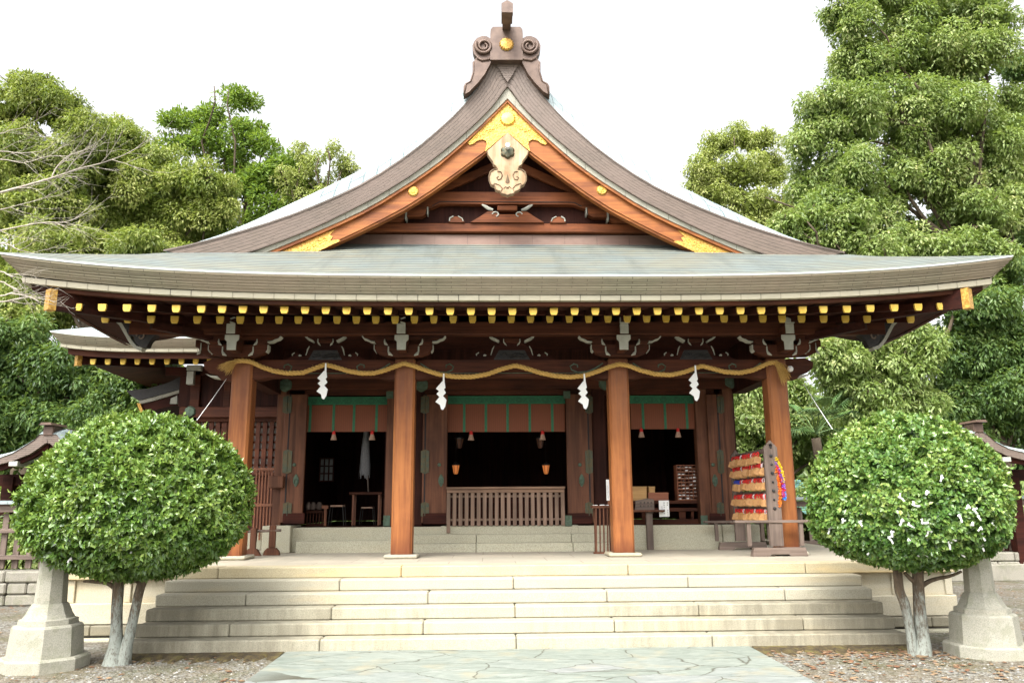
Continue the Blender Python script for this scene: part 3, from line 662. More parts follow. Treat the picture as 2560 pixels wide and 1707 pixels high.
# central carving between the beams
b = MB()
for s_ in (-1, 1):
    b.prism([(GX+s_*q, z) for q, z in ((0, 6.36), (.62, 6.36), (.46, 6.46), (.34, 6.545), (.22, 6.555), (.15, 6.50), (.0, 6.50))], YW-.2, YW-.04)
    b.prism([(GX+s_*q, z) for q, z in ((.72, 6.36), (.99, 6.36), (.97, 6.43), (.90, 6.465), (.82, 6.46), (.75, 6.42))], YW-.19, YW-.04)
b.box(GX-.17, GX+.17, YW-.2, YW-.05, 6.57, 6.66, .01)
b.build('frog_leg_strut', M['ped'], hall)
b = MB()
for s_ in (-1, 1):
    b.tube([(GX+s_*q, YW-.19, z) for q, z in ((.24, 6.58), (.31, 6.60), (.37, 6.64), (.43, 6.675))], [.02, .03, .028, .012], 6)
    b.tube([(GX+s_*q, YW-.2, z) for q, z in ((.745, 6.38), (.765, 6.43), (.83, 6.465))], .009, 5); b.tube([(GX+s_*q, YW-.2, z) for q, z in ((.975, 6.38), (.97, 6.43), (.91, 6.465))], .012, 5)
    b.tube([(GX+s_*(.20+.05*math.cos(a)), YW-.205, 6.50+.04*math.sin(a)) for a in np.linspace(0, 4.5, 10)], .012, 5)
b.build_each('painted_scroll', M['white'], hall)
# pendant (gegyo)
YK = 12.14
half = [(530, 1040), (368, 1187), (374, 1215), (395, 1245), (412, 1268), (416, 1290), (440, 1305), (450, 1328), (420, 1332), (395, 1350), (384, 1385), (386, 1420), (400, 1448), (428, 1460), (432, 1482), (450, 1496), (470, 1500), (484, 1520), (508, 1524), (530, 1534)]
ol = half+[(1060-x, y) for x, y in half[-2:0:-1]]
pts = [zpt(x, y, YK) for x, y in ol]
keg = MB().prism(pts[::-1], YK, YK+.10).build('gable_pendant', M['kegyo'], hall)
b = MB()
for s_ in (-1, 1):
    def m_(x): return x if s_ < 0 else 1060-x
    for seq, r in ((half[1:9], .010), (half[8:14], .014), (half[13:], .012), ([(450, 1345), (478, 1350), (488, 1375), (478, 1405), (455, 1412), (445, 1395), (458, 1385)], .010), ([(405, 1460), (430, 1440), (470, 1455), (490, 1480), (480, 1500)], .008), ([(520, 1480), (545, 1465), (560, 1480)], .006)):
        b.tube([(zpt(m_(x), y, YK)[0], YK-.004, zpt(m_(x), y, YK)[1]) for x, y in seq], r, 6)
b.prism([zpt(x, y, YK) for x, y in ((530, 1365), (512, 1430), (530, 1442), (548, 1430))], YK-.006, YK-.001)
b.build('carved_edge', M['kegyod'], keg)
cx_, cz_ = zpt(530, 1195, YK)
MB().disc((cx_, YK-.002, cz_), .10, .04, 24, 6, .25).build('hexagon_boss', M['bronze'], keg)
MB().tube([(cx_, YK-.04, zpt(530, 1170, YK)[1]), (cx_, YK-.16, zpt(530, 1170, YK)[1])], .036, 14).build('boss_pin', M['paper'], keg)
# gilt gable fitting
YGo = YG+.165
go = MB()
for s_ in (-1, 1):
    h = [(530, 798), (215, 1122), (232, 1136), (262, 1128), (292, 1104), (335, 1094), (362, 1108), (368, 1130), (352, 1190), (530, 1038)]
    pp = [zpt(x if s_ < 0 else 1060-x, y, YGo) for x, y in h]
    go.prism(pp, YGo, YGo+.015)
go_o = go.build('gilt_gable_plate', M['gold'], hall)
cx_, cz_ = zpt(530, 935, YGo)
MB().disc((cx_, YGo-.002, cz_), .125, .035, 32, 16, .1).build('chrysanthemum_crest', M['goldf'], go_o)
b = MB()
for s_ in (-1, 1):
    for k in range(9):
        cx2, cz2 = zpt(530+s_*(60+k*26), 985+k*12, YGo); a0 = k*1.3
        b.tube([(cx2+.03*(1-i*.08)*math.cos(a0+i*.7), YGo-.004, cz2+.03*(1-i*.08)*math.sin(a0+i*.7)) for i in range(9)], .006, 5)
    b.tube([(zpt(530+s_*x, y, YGo)[0], YGo-.003, zpt(530+s_*x, y, YGo)[1]) for x, y in ((10, 815), (300, 1118))], .008, 5)
b.build('embossed_scrollwork', M['goldf'], go_o)
for s_, px, py in ((-1, 1033, 478), (1, 1505, 475)):
    q = S(px, py, Y=YG+.18); o = MB().disc((q[0], YG+.185, q[2]), .092, .02, 24).build('gilt_disc', M['gold'], hall)
    b = MB()
    for k in range(3): b.tube([(q[0]+.05*math.cos(k*2.09+i*.35)*(1-i*.1), YG+.163, q[2]+.05*math.sin(k*2.09+i*.35)*(1-i*.1)) for i in range(7)], .007, 5)
    b.build('swirl_mark', M['goldd'], o)
    # gilt foot plate of the bargeboard
    xs = [2.45, 2.62, 2.9, 3.25]; b = MB(); y0 = YG+.178
    pp = [(2.70, at(HL, 2.70)), (3.1, at(HL, 3.1)), (3.78, at(HL, 3.78)), (3.78, at(WL, 3.78)-.06), (3.3, at(WL, 3.3)-.06), (2.78, at(WL, 2.78)-.065), (2.88, at(WL, 2.88)-.13), (2.83, at(WL, 2.83)-.18), (2.87, at(WL, 2.87)-.23), (2.76, at(HL, 2.76)+.05)]
    o = MB().prism([(GX+s_*x, z) for x, z in pp], y0, y0+.01).build('gilt_foot_plate', M['gold'], hall)
    b = MB()
    for k in range(7):
        xx = 2.95+k*.09; zz = (at(HL, xx)+at(WL, xx))/2-.02
        b.tube([(GX+s_*(xx+.04*(1-i*.09)*math.cos(k+i*.7)), y0-.004, zz+.04*(1-i*.09)*math.sin(k+i*.7)) for i in range(9)], .007, 5)
    b.build('embossed_scrollwork', M['goldf'], o)
# ---------------------------------------------------------------- shrine hall: frame
def PX(b, x0, y0, x1, y1, Y, t, bev=.006, side=1):
    """box whose front face fills the measured rectangle on plane Y, t deep"""
    a = P((x0+x1)/2, y1, Y=Y); c = P((x0+x1)/2, y0, Y=Y); l = P(x0, (y0+y1)/2, Y=Y); r = P(x1, (y0+y1)/2, Y=Y)
    b.box(l[0], r[0], Y, Y+t*side, a[2], c[2], bev); return b
PY = 12.78; PWD = .33; XP = [-4.356, -1.739, 1.739, 4.356]
for i, x in enumerate(XP):
    o = MB(); c = .035; h = PWD/2; cy = PY+h
    sec = [(x-h+c, PY), (x+h-c, PY), (x+h, PY+c), (x+h, PY+PWD-c), (x+h-c, PY+PWD), (x-h+c, PY+PWD), (x-h, PY+PWD-c), (x-h, PY+c)]
    o.prism(sec, ZP+.06, 4.02, 'xy'); po = o.build('pillar', M['post'], hall)
    MB().box(x-.26, x+.26, PY-.11, PY+PWD+.11, ZP, ZP+.058, .02).build('plinth', M['step'], po)
zb0, zb1 = 3.70, 4.02
XB = []
for i in range(3):
    xa, xb = XP[i]+PWD/2, XP[i+1]-PWD/2; b = MB(); xs = np.linspace(xa, xb, 25)
    bot = [(x, zb0+.045*min(1, max(0, (min(x-xa, xb-x)-.12)/.16))) for x in xs]
    b.prism(bot+[(xb, zb1-.03), (xb-.15, zb1), (xa+.15, zb1), (xa, zb1-.03)], PY+.05, PY+.28); bo = b.build('rainbow_beam', M['beam'], hall)
    b = MB()
    for s_, xe in ((1, xa), (-1, xb)):
        b.tube([(xe+s_*q, PY+.045, z) for q, z in ((.08, 3.96), (.22, 3.87), (.34, 3.82), (.50, 3.81), (.60, 3.85), (.62, 3.91), (.56, 3.95), (.50, 3.93), (.50, 3.89))], .012, 5)
    b.tube([(xa+.3, PY+.046, zb0+.10), (xb-.3, PY+.046, zb0+.10)], .006, 5)
    b.build('carved_vine_line', M['verd'], bo)
# purlin resting on the brackets
YPu = 12.42
zp0 = float(P(1165, 767.5, Y=YPu)[2]); zp1 = float(P(1165, 742, Y=YPu)[2])
MB().box(-6.05, 6.05, YPu, YPu+.2, zp0, zp1+.03, .012).build('eave_purlin', M['beam'], hall)
MB().box(-4.9, 4.9, PY+.08, PY+.26, zp1-.04, zp1+.14, .01).build('wall_plate', M['beamd'], hall)
for sx in (-1, 1):          # carved purlin nose
    b = MB(); b.prism([(sx*q, z) for q, z in ((6.05, zp1+.03), (6.26, zp1+.04), (6.20, zp1-.06), (6.10, zp1-.09), (6.08, zp0-.0), (5.98, zp0-.03), (5.94, zp0-.13), (5.84, zp0-.21), (5.76, zp0-.20), (5.72, zp0-.10), (5.62, zp0), (5.6, zp1))][::1], YPu+.03, YPu+.17)
    o = b.build('carved_nose', M['iron'], hall)
    b = MB(); pr_ = [(6.26, zp1+.045), (6.19, zp1-.02), (6.14, zp1-.10), (6.07, zp0-.03), (6.01, zp0-.12), (5.93, zp0-.20), (5.83, zp0-.235)]
    for (q0, z0), (q1, z1) in zip(pr_, pr_[1:]): b.bar((sx*q0, YPu+.10, z0), (sx*q1, YPu+.10, z1), .15, .05, up=(0, 0, 1))
    b.build('nose_edge', M['white'], o)
    b = MB(); b.tube([(sx*(5.86+.07*math.cos(a)*(1-a/9)), YPu+.02, zp0-.02+.09*math.sin(a)*(1-a/9)) for a in np.linspace(0, 6, 14)], .014, 5)
    b.build('carved_spiral', M['grey'], o)
# brackets above each pillar
ZW = lambda y, Y=12.5: float(P(1165, y, Y=Y)[2])
for i, x in enumerate(XP):
    root = MB().prism([(x-.14, 4.02), (x+.14, 4.02), (x+.19, 4.08), (x+.19, 4.16), (x-.19, 4.16), (x-.19, 4.08)], PY-.02, PY+.34).build('bracket', M['beam'], hall)
    zt = zp0-.005; ya = YPu+.12
    b = MB()
    # lower cross arm with curved underside, two small blocks, boat-shaped top arm
    arm = [(-.46, 4.27), (-.46, 4.20), (-.40, 4.13), (-.28, 4.085), (.28, 4.085), (.40, 4.13), (.46, 4.20), (.46, 4.27)]
    zsh = zt-.145-4.27
    b.prism([(x+q, z+zsh) for q, z in arm], ya-.02, ya+.12)
    b.build('bracket_arm', M['beam'], root)
    for dx in (-.37, 0, .37):
        o = MB().prism([(x+dx-.055, zt-.143), (x+dx+.055, zt-.143), (x+dx+.085, zt-.11), (x+dx+.085, zt-.07), (x+dx-.085, zt-.07), (x+dx-.085, zt-.11)], ya-.05, ya+.13); o.build('bearing_block', M['beam'], root)
    b = MB(); b.prism([(x+q, zt+z) for q, z in ((-.64, 0), (-.63, -.03), (-.57, -.045), (-.53, -.065), (-.46, -.068), (.46, -.068), (.53, -.065), (.57, -.045), (.63, -.03), (.64, 0))], ya-.01, ya+.11); b.build('boat_arm', M['beam'], root)
    b = MB()
    for s_ in (-1, 1):
        # painted wave end of the boat arm and the scalloped edge of the cross arm
        pr_ = [(.665, -.003), (.63, -.045), (.575, -.062), (.53, -.09), (.455, -.098)]
        for (q0, z0), (q1, z1) in zip(pr_, pr_[1:]): b.bar((x+s_*q0, ya+.05, zt+z0), (x+s_*q1, ya+.05, zt+z1), .13, .019)
        pr_ = [(.468, 4.27), (.468, 4.19), (.44, 4.15)]
        for (q0, z0), (q1, z1) in zip(pr_, pr_[1:]): b.bar((x+s_*q0, ya+.05, z0+zsh), (x+s_*q1, ya+.05, z1+zsh), .145, .010, up=(1, 0, 0))
        b.tube([(x+s_*q, ya-.056, zt+z) for q, z in ((.30, -.06), (.30, -.10), (.285, -.135), (.25, -.16))], [.007, .014, .022, .006], 6)
        b.tube([(x+s_*q, ya-.03, z) for q, z in ((.24, 4.18), (.24, 4.10), (.22, 4.06), (.17, 4.03))], [.010, .013, .026, .008], 6)
    b.build('painted_edge', M['white'], root)
    # beam noses stepping forward, chalk white ends
    lean = 0
    b = MB(); zn = zt-.29
    b.box(x-.068, x+.068, 12.2, YPu+.3, zn+.0, zn+.17, .006); b.box(x-.062, x+.062, 12.12, YPu+.1, zt-.035, zt+.10, .006); b.build('beam_nose', M['beamy'], root)
    b = MB(); b.prism([(x-.068, zn), (x+.068, zn), (x+.072, zn+.13), (x+.108, zn+.165), (x+.108, zn+.235), (x-.108, zn+.235), (x-.108, zn+.165), (x-.072, zn+.13)], 12.185, 12.2+.01)
    b.box(x-.066, x+.066, 12.10, 12.119, zt-.05, zt+.105, .003); b.prism([(x-.066, zt+.112), (x+.066, zt+.112), (x+(.066 if x > 0 else -.05), zt+.15), (x+(-.04 if x > 0 else .066), zt+.20), (x-.066 if x > 0 else x+.04, zt+.20), (x-.066, zt+.15)], 12.06, 12.11); b.build('nose_end', M['white'], root)
# corner arms outside the outer pillars
for sx in (-1, 1):
    b = MB(); x0 = 4.52
    b.box(sx*x0, sx*5.15, PY+.06, PY+.24, 4.24, 4.36, .01); b.prism([(sx*q, z) for q, z in ((x0, 4.25), (5.10, 4.25), (5.06, 4.14), (4.95, 4.09), (x0, 4.08))], PY+.05, PY+.25)
    b.prism([(sx*q, z) for q, z in ((x0, 4.03), (4.86, 4.05), (5.0, 3.98), (4.98, 3.88), (4.88, 3.80), (4.78, 3.78), (4.7, 3.70), (x0, 3.68))], PY+.07, PY+.25)
    o = b.build('corner_arm', M['beam'], hall)
    b = MB(); b.prism([(sx*q, z) for q, z in ((4.72, 3.72), (4.76, 3.76), (4.88, 3.775), (4.96, 3.80), (4.86, 3.74))], PY+.06, PY+.26)
    for q in (4.64, 4.82, 5.05): b.tube([(sx*q, PY+.04, 4.30), (sx*q, PY+.04, 4.19), (sx*(q+.02), PY+.04, 4.14), (sx*(q+.055), PY+.04, 4.11)], [.008, .010, .024, .008], 6)
    b.build_each('painted_edge', M['white'], o)
    b = MB(); b.bar((sx*4.5, 12.85, 4.32), (sx*5.5, 11.95, 4.40), .13, .12); b.build('diagonal_arm', M['beamdy'], hall)
# frog-leg struts between the brackets
for xc_, wd in ((-3.05, 1), (0.0, 1.1), (3.05, 1)):
    ol = [(-540, 405), (-470, 375), (-415, 340), (-390, 305), (-345, 300), (-305, 340), (-270, 358), (-240, 330), (-195, 215), (-140, 178), (-90, 160)]
    k = .00128*wd; zf = lambda y: 4.022+(405-y)*.00118
    full = ol+[(-a, z) for a, z in ol[::-1]]
    st = MB().prism([(xc_+a*k, zf(z)) for a, z in full][::-1], PY+.10, PY+.22).build('frog_leg_strut', M['beamd'], hall)
    b = MB(); b.prism([(xc_+a*k, zf(z)) for a, z in ((-215, 403), (-150, 265), (150, 265), (215, 403))][::-1], PY+.085, PY+.099)
    for kk in range(9):
        a0 = kk*.7; cx2 = xc_+(-150+kk*37)*k; cz2 = zf(340+12*math.cos(kk*1.7))
        b.tube([(cx2+.045*(1-i*.08)*math.cos(a0+i*.7), PY+.075, cz2+.04*(1-i*.08)*math.sin(a0+i*.7)) for i in range(10)], .010, 5)
    b.build('carved_panel', M['iron'], st)
    MB().box(xc_-.13, xc_+.13, PY+.06, PY+.24, zf(160), zf(100), .01).build('bearing_block', M['beam'], st)
    b = MB()
    for s_ in (-1, 1):
        pr_ = [(255, 72), (225, 105), (190, 125), (150, 150)]
        for (q0, z0), (q1, z1) in zip(pr_, pr_[1:]): b.bar((xc_+s_*q0*k, PY+.08, zf(z0)), (xc_+s_*q1*k, PY+.08, zf(z1)), .13, .03)
        b.tube([(xc_+s_*q*k, PY+.06, zf(z)) for q, z in ((95, 105), (97, 150), (80, 180), (60, 205))], [.006, .01, .014, .004], 5)
        b.tube([(xc_+s_*q*k, PY+.07, zf(z)) for q, z in ((300, 345), (318, 335), (330, 350))], .015, 6)
        b.tube([(xc_+s_*q*k, PY+.09, zf(z)) for q, z in ((205, 205), (225, 250), (245, 335))], [.006, .012, .006], 6)
        b.tube([(xc_+s_*q*k, PY+.07, zf(z)) for q, z in ((385, 300), (415, 325), (410, 345))], .009, 5)
    b.build_each('painted_edge', M['white'], st)
# rafters with gilt caps
ux = [178, 234, 291, 348, 404]+[462+i*(1892-462)/30 for i in range(31)]+[1946, 2000, 2055, 2110, 2162]
uy = [(178, 705), (462, 709.5), (620, 711), (900, 714.3), (1165, 715.3), (1500, 714.5), (1750, 713), (1950, 709.5), (2162, 703.5)]
lx = [240.6, 292.6, 346, 400, 452, 504.5]+[551+i*(1842-551)/29 for i in range(30)]+[1893, 1943, 1993, 2046, 2093]
ly = [(240, 732.5), (504, 734.5), (900, 734.3), (1165, 732.5), (1600, 731.5), (1842, 732), (2093, 733)]
def rafters(xsP, ysP, Y, w, h, back, slope, nm):
    for px in xsP:
        q = P(px, np.interp(px, [a for a, _ in ysP], [c for _, c in ysP]), Y=Y); x, z = float(q[0]), float(q[2])
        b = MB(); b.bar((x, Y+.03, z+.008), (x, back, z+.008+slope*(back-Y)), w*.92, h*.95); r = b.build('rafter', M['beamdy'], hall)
        b = MB(); sec = [(x-w/2, z+h/2), (x-w*.48, z-h*.12), (x-w*.34, z-h/2), (x+w*.34, z-h/2), (x+w*.48, z-h*.12), (x+w/2, z+h/2)]
        b.prism(sec[::-1], Y, Y+.035); b.prism([(x+(a-x)*.52, z+(c_-z)*.52+.004) for a, c_ in sec][::-1], Y-.004, Y-.0005)
        b.build('gilt_cap', M['goldf'], r)
rafters(ux, uy, 11.03, .112, .100, 11.95, .20, 'u')
rafters(lx, ly, 11.75, .108, .108, 12.9, .22, 'l')
zk = float(P(1165, 722, Y=11.8)[2])
b = MB(); rows = []
for o_, z_ in ((0, .0), (0, .055), (.08, .055)): rows.append([(x, 11.80+o_, zk+z_+.02*abs(x/6.1)**3) for x in np.linspace(-6.15, 6.15, 31)])
b.grid(rows, flip=True); b.grid([[(x, 11.88, zk+.02*abs(x/6.1)**3) for x in np.linspace(-6.15, 6.15, 31)], [(x, 11.80, zk+.02*abs(x/6.1)**3) for x in np.linspace(-6.15, 6.15, 31)]], flip=True); b.build('rafter_board', M['beamd'], hall)
for sx, px in ((-1, 108), (1, 2230)):       # gilt corner rafter caps
    q = P(px, 688 if sx < 0 else 685, Y=10.78); x, z = float(q[0]), float(q[2])
    b = MB(); d = np.array([-sx*.62, .78, 0]); a0 = np.array([x, 10.78, z])
    b.bar(a0+d*.02+(0, 0, .0), a0+d*2.0+(0, 0, .10), .12, .27); b.build('hip_rafter', M['beamdy'], hall)
    b = MB(); b.bar(a0-d*.0, a0+d*.10, .135, .295); b.build('gilt_corner_cap', M['gold'], hall)
# ---------------------------------------------------------------- hall front wall, doors and openings
YD = 14.9; zf_ = 1.33
b = MB()
for (xa, xb, y0, z0, z1) in ((-1.95, 1.95, 14.36, ZP, ZP+.145), (-1.95, 1.95, 14.62, ZP+.145, ZP+.29)): blocks(b, [xa, -.6, 1.1, xb], y0, 15.3, z0-.02, z1, .01)
b.box(-1.25, 1.25, 14.78, 15.3, ZP+.27, zf_, .01); b.build('inner_step', M['foot'], plat)
b = MB(); x0 = float(S(740.7, 1360, Y=14.5)[0]); b.box(x0, -1.955, 14.46, 15.2, ZP-.02, ZP+.20, .01); b.box(float(S(727, 1330, Y=14.7)[0]), -1.955, 14.68, 15.3, ZP, zf_-.01, .01)
b.box(float(S(655, 1330, Y=14.5)[0]), float(S(726, 1330, Y=14.5)[0]), 14.5, 15.3, ZP, zf_+.03, .01)
blocks(b, [1.955, float(S(1806, 1340, Y=14.7)[0]), float(S(1900, 1340, Y=14.7)[0])], 14.68, 15.3, ZP-.02, zf_-.01, .01); b.box(-1.955, 1.955, 14.79, 15.3, ZP+.27, zf_-.012); b.build('foundation_stone', M['foot'], plat)
b = MB(); b.box(-6.0, float(S(655, 1330, Y=15.6)[0]), 15.6, 15.9, ZP, zf_-.1, .01); b.build('foundation_stone', M['foot'], plat)
def hallbox(nm, mat, *rects, Y=YD, t=.1, bev=.006):
    b = MB()
    for r in rects: PX(b, *r, Y, t, bev)
    return b.build(nm, mat, hall)
hallbox('threshold', M['beamd'], (640, 1206, 1690, 1211), Y=YD+.02, t=.1)
hallbox('lintel', M['beam'], (628, 868, 1720, 893), Y=YD-.08, t=.16)
hallbox('lintel', M['beam'], (700, 893, 1640, 906), Y=YD+.05, t=.12)
hallbox('transom_wall', M['wallw'], (560, 770, 1760, 868), Y=YD+.1, t=.08, bev=0)
hallbox('wall_post', M['door'], (631, 880, 652, 1208), Y=YD-.02, t=.22)
hallbox('wall_post', M['door'], (886, 893, 908, 1208), Y=YD, t=.22)
hallbox('wall_post', M['wallw'], (950, 893, 972, 1206), Y=YD+.02, t=.22)
hallbox('wall_post', M['wallw'], (1362, 893, 1392, 1206), Y=YD+.02, t=.22)
hallbox('wall_post', M['door'], (1603, 893, 1630, 1206), Y=YD, t=.22)
hallbox('wall_post', M['door'], (1667, 880, 1690, 1206), Y=YD-.02, t=.22)
for px in (655, 968, 1390, 1680):
    q = P(px, 884 if px < 1000 else (880 if px < 1500 else 876), Y=YD-.09); MB().disc((q[0], YD-.081, q[2]), .12, .03, 24, 6, .1).build('bronze_boss', M['verd'], hall)
def door(xa, xb, hx, gx, px_):
    """folded door leaves: panel xa..xb (measured), hinge joint at hx, pull at px_"""
    o = MB(); PX(o, xa, 905, xb, 1200, YD-.10, .07, .01); d = o.build('door', M['door'], hall)
    f = MB(); PX(f, min(xa, xb)+1, 1178, xb-1, 1203, YD-.13, .028, .008); f.build('door_foot_rail', M['beamd'], d)
    g_ = MB(); PX(g_, hx-1.6, 905, hx+1.6, 1200, YD-.106, .005, 0); g_.build('joint_gap', M['black'], d)
    for y0, y1 in ((908, 950), (1032, 1088), (1152, 1188)):
        b = MB(); l = P(hx-9, y0, Y=YD-.115); r = P(hx+9, y1, Y=YD-.115); w = abs(r[0]-l[0]); cx2 = (l[0]+r[0])/2
        b.prism([(l[0], r[2]+.03), (cx2, r[2]), (r[0], r[2]+.03), (r[0], l[2]-.03), (cx2, l[2]), (l[0], l[2]-.03)], YD-.125, YD-.107)
        b.tube([(cx2, YD-.128, r[2]+.03), (cx2, YD-.128, l[2]-.03)], .008, 6); b.build('hinge_plate', M['bronze'], d)
    q = P(px_, 1103, Y=YD-.105); b = MB(); b.prism([(q[0]+.045*math.sin(a)*(1.1 if abs(math.cos(a)) < .7 else .8), q[2]+.115*math.cos(a)) for a in np.linspace(0, 2*math.pi, 16, endpoint=False)], YD-.125, YD-.103)
    b.tube([(q[0]+.03*math.cos(a), YD-.14, q[2]-.02+.045*math.sin(a)) for a in np.linspace(0, 2*math.pi, 13)], .007, 5); b.build('door_pull', M['verd'], d)
    q = P(px_-4, 1067, Y=YD-.105); MB().disc((q[0], YD-.101, q[2]), .035, .02, 14).build('stud', M['verd'], d)
door(648, 700, 660, 0, 680); door(970, 1027, 976, 0, 1013); door(1302, 1362, 1353, 0, 1336); door(1630, 1668, 1655, 0, 1642)
for px in (887, 1305, 1617): PXc = MB(); PX(PXc, px-7, 1183, px+9, 1208, YD-.14 if px == 1305 else YD-.02, .02, .004); PXc.build('post_shoe', M['verd'], hall)
for px in (1300, 893): PXc = MB(); PX(PXc, px-6, 898, px+10, 915, YD-.125, .02, .004); PXc.build('post_cap', M['verd'], hall)
# side wall and interior room
XLW, XRW = float(P(640, 1100, Y=15.1)[0]), float(P(1685, 1100, Y=15.1)[0])
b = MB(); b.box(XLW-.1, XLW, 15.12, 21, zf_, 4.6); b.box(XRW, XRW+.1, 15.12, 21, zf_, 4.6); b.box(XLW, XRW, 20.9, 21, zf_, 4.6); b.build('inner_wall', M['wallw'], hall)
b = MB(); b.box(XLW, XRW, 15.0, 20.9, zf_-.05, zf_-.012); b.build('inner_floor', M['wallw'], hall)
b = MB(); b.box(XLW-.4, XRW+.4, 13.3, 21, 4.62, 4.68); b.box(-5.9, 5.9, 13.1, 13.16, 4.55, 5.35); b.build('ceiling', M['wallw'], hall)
for sx in (-1, 1): MB().box(sx*4.26, sx*4.50, 13.0, YD+.02, 3.74, 4.95).build('side_transom', M['wallw'], hall)
b = MB()
for px0, px1 in ((886, 972), (1362, 1392)):
    l, r = P(px0, 1000, Y=15.2), P(px1, 1000, Y=15.2); MB().box(l[0], r[0], 15.14, 15.5, zf_, 4.6).build('inner_partition', M['wallw'], hall)
for x in ():
    b = MB(); b.box(x-.09, x+.09, PY+.33, YD+.05, 3.78, 4.0, .01); b.build('tie_beam', M['beamdy'], hall)
# side posts right: wall line going back is open, a rear post and beam
# ---------------------------------------------------------------- blinds, tassels
def blind_mat():
    m, n, b = newmat('split_bamboo'); v = coordnode(n, 'Object', (1, 1, 1)); sx = n.nodes.new('ShaderNodeSeparateXYZ'); n.links.new(v, sx.inputs[0])
    w = mathn(n, 'SINE', mathn(n, 'MULTIPLY', sx.outputs[2], 420), 0); w2 = mathn(n, 'SINE', mathn(n, 'MULTIPLY', sx.outputs[0], 160), 0)
    f = mathn(n, 'ADD', mathn(n, 'MULTIPLY', w, .25), mathn(n, 'MULTIPLY', w2, .08)); f = mathn(n, 'ADD', f, .5)
    c = ramp(n, f, [(0, (.10, .028, .012)), (1, (.27, .078, .030))]); n.links.new(c, b.inputs['Base Color']); b.inputs['Roughness'].default_value = .7; return m
M['blind'] = blind_mat()
M['green'] = plain('green_brocade', (.025, .17, .075), (.018, .12, .06), 25, .6)
M['greend'] = plain('green_brocade_pattern', (.008, .05, .03), (.01, .06, .035), 25, .6)
M['tassp'] = plain('pale_tassel', (.42, .28, .20), (.34, .20, .14), 40, .8)
def blind(x0, x1, y0, y1, strips, tassels, lab):
    Y = YD+.12; l = P(x0, y0, Y=Y); r = P(x1, y1, Y=Y); cx = (l[0]+r[0])/2; zt, zb = float(l[2]), float(r[2])
    t = thing('bamboo_blind', lab, 'bamboo blind', (cx, Y, zt), 'bamboo blinds over the doorways')
    MB().box(l[0], r[0], Y, Y+.012, zb, zt-.15, .002).build('bamboo_screen', M['blind'], t)
    zg = zt-.145; gb = MB().box(l[0]-.01, r[0]+.01, Y-.012, Y+.013, zg, zt+.005, .003).build('green_valance', M['green'], t)
    b = MB(); n_ = int(round((r[0]-l[0])/.235))
    for i in range(n_):
        cx2 = l[0]+(i+.5)*(r[0]-l[0])/n_; cz2 = (zg+zt)/2
        for rr in (.055, .03): b.tube([(cx2+rr*1.15*math.cos(a), Y-.0125, cz2+rr*math.sin(a)) for a in np.linspace(0, 2*math.pi, 7)], .0045, 4)
        b.tube([(cx2+.07, Y-.0125, cz2-.05), (cx2+.165, Y-.0125, cz2+.05)], .003, 4); b.tube([(cx2+.07, Y-.0125, cz2+.05), (cx2+.165, Y-.0125, cz2-.05)], .003, 4)
    b.build('woven_crest_pattern', M['greend'], gb)
    for px in strips: q = P(px, y1, Y=Y); MB().box(q[0]-.024, q[0]+.024, Y-.008, Y-.0005, zb, zg, .002).build('green_strip', M['green'], t)
    for px in tassels:
        q = P(px, y1+2, Y=Y-.05); o = MB().lathe([(.008, .02), (.028, -.0), (.034, -.05), (.03, -.055)], (q[0], Y-.05, zb), 10).build('tassel', M['red'], t)
        MB().lathe([(.03, -.05), (.045, -.10), (.06, -.155), (.055, -.16)], (q[0], Y-.05, zb), 12).build('tassel_fringe', M['tassp'], o)
blind(708, 893, 912, 991, (711, 765, 812, 864), (767, 855), 'reddish bamboo blind with green valance in the left doorway')
blind(1028, 1298, 910, 991, (1066, 1116, 1166, 1217, 1269), (1082, 1246), 'widest reddish bamboo blind with green valance over the central slatted rail')
blind(1447, 1604, 909, 985, (1478, 1529, 1579), (1473, 1557), 'reddish bamboo blind with green valance in the right doorway')
# ---------------------------------------------------------------- slatted rail in the middle doorway
Y = YD-.16; l, r = P(1026, 1122, Y=Y), P(1298, 1206, Y=Y)
t = thing('slatted_rail', 'pale wooden slatted barrier across the central doorway', 'barrier', ((l[0]+r[0])/2, Y, zf_))
b = MB(); b.box(l[0]-.01, r[0]+.01, Y-.03, Y+.10, l[2]-.012, l[2]+.03, .006); b.box(l[0], r[0], Y+.005, Y+.05, l[2]-.075, l[2]-.013, .006); b.build('top_board', M['railx'], t)
b = MB()
for z0 in (r[2]+.09, l[2]-.16): b.box(l[0]+.02, r[0]-.02, Y+.035, Y+.06, z0, z0+.04, .003)
b.build('cross_bar', M['rail'], t)
for i in range(20):
    x = l[0]+.035+i*(r[0]-l[0]-.07)/19; MB().box(x-.034, x+.034, Y, Y+.03, r[2]+(.0 if i else -.12), l[2]-.077, .005).build('slat', M['rail'], t)
MB().box(l[0]+.03, r[0]-.03, Y+.12, Y+.14, r[2]+.01, l[2]-.08).build('back_board', M['beamd'], t)
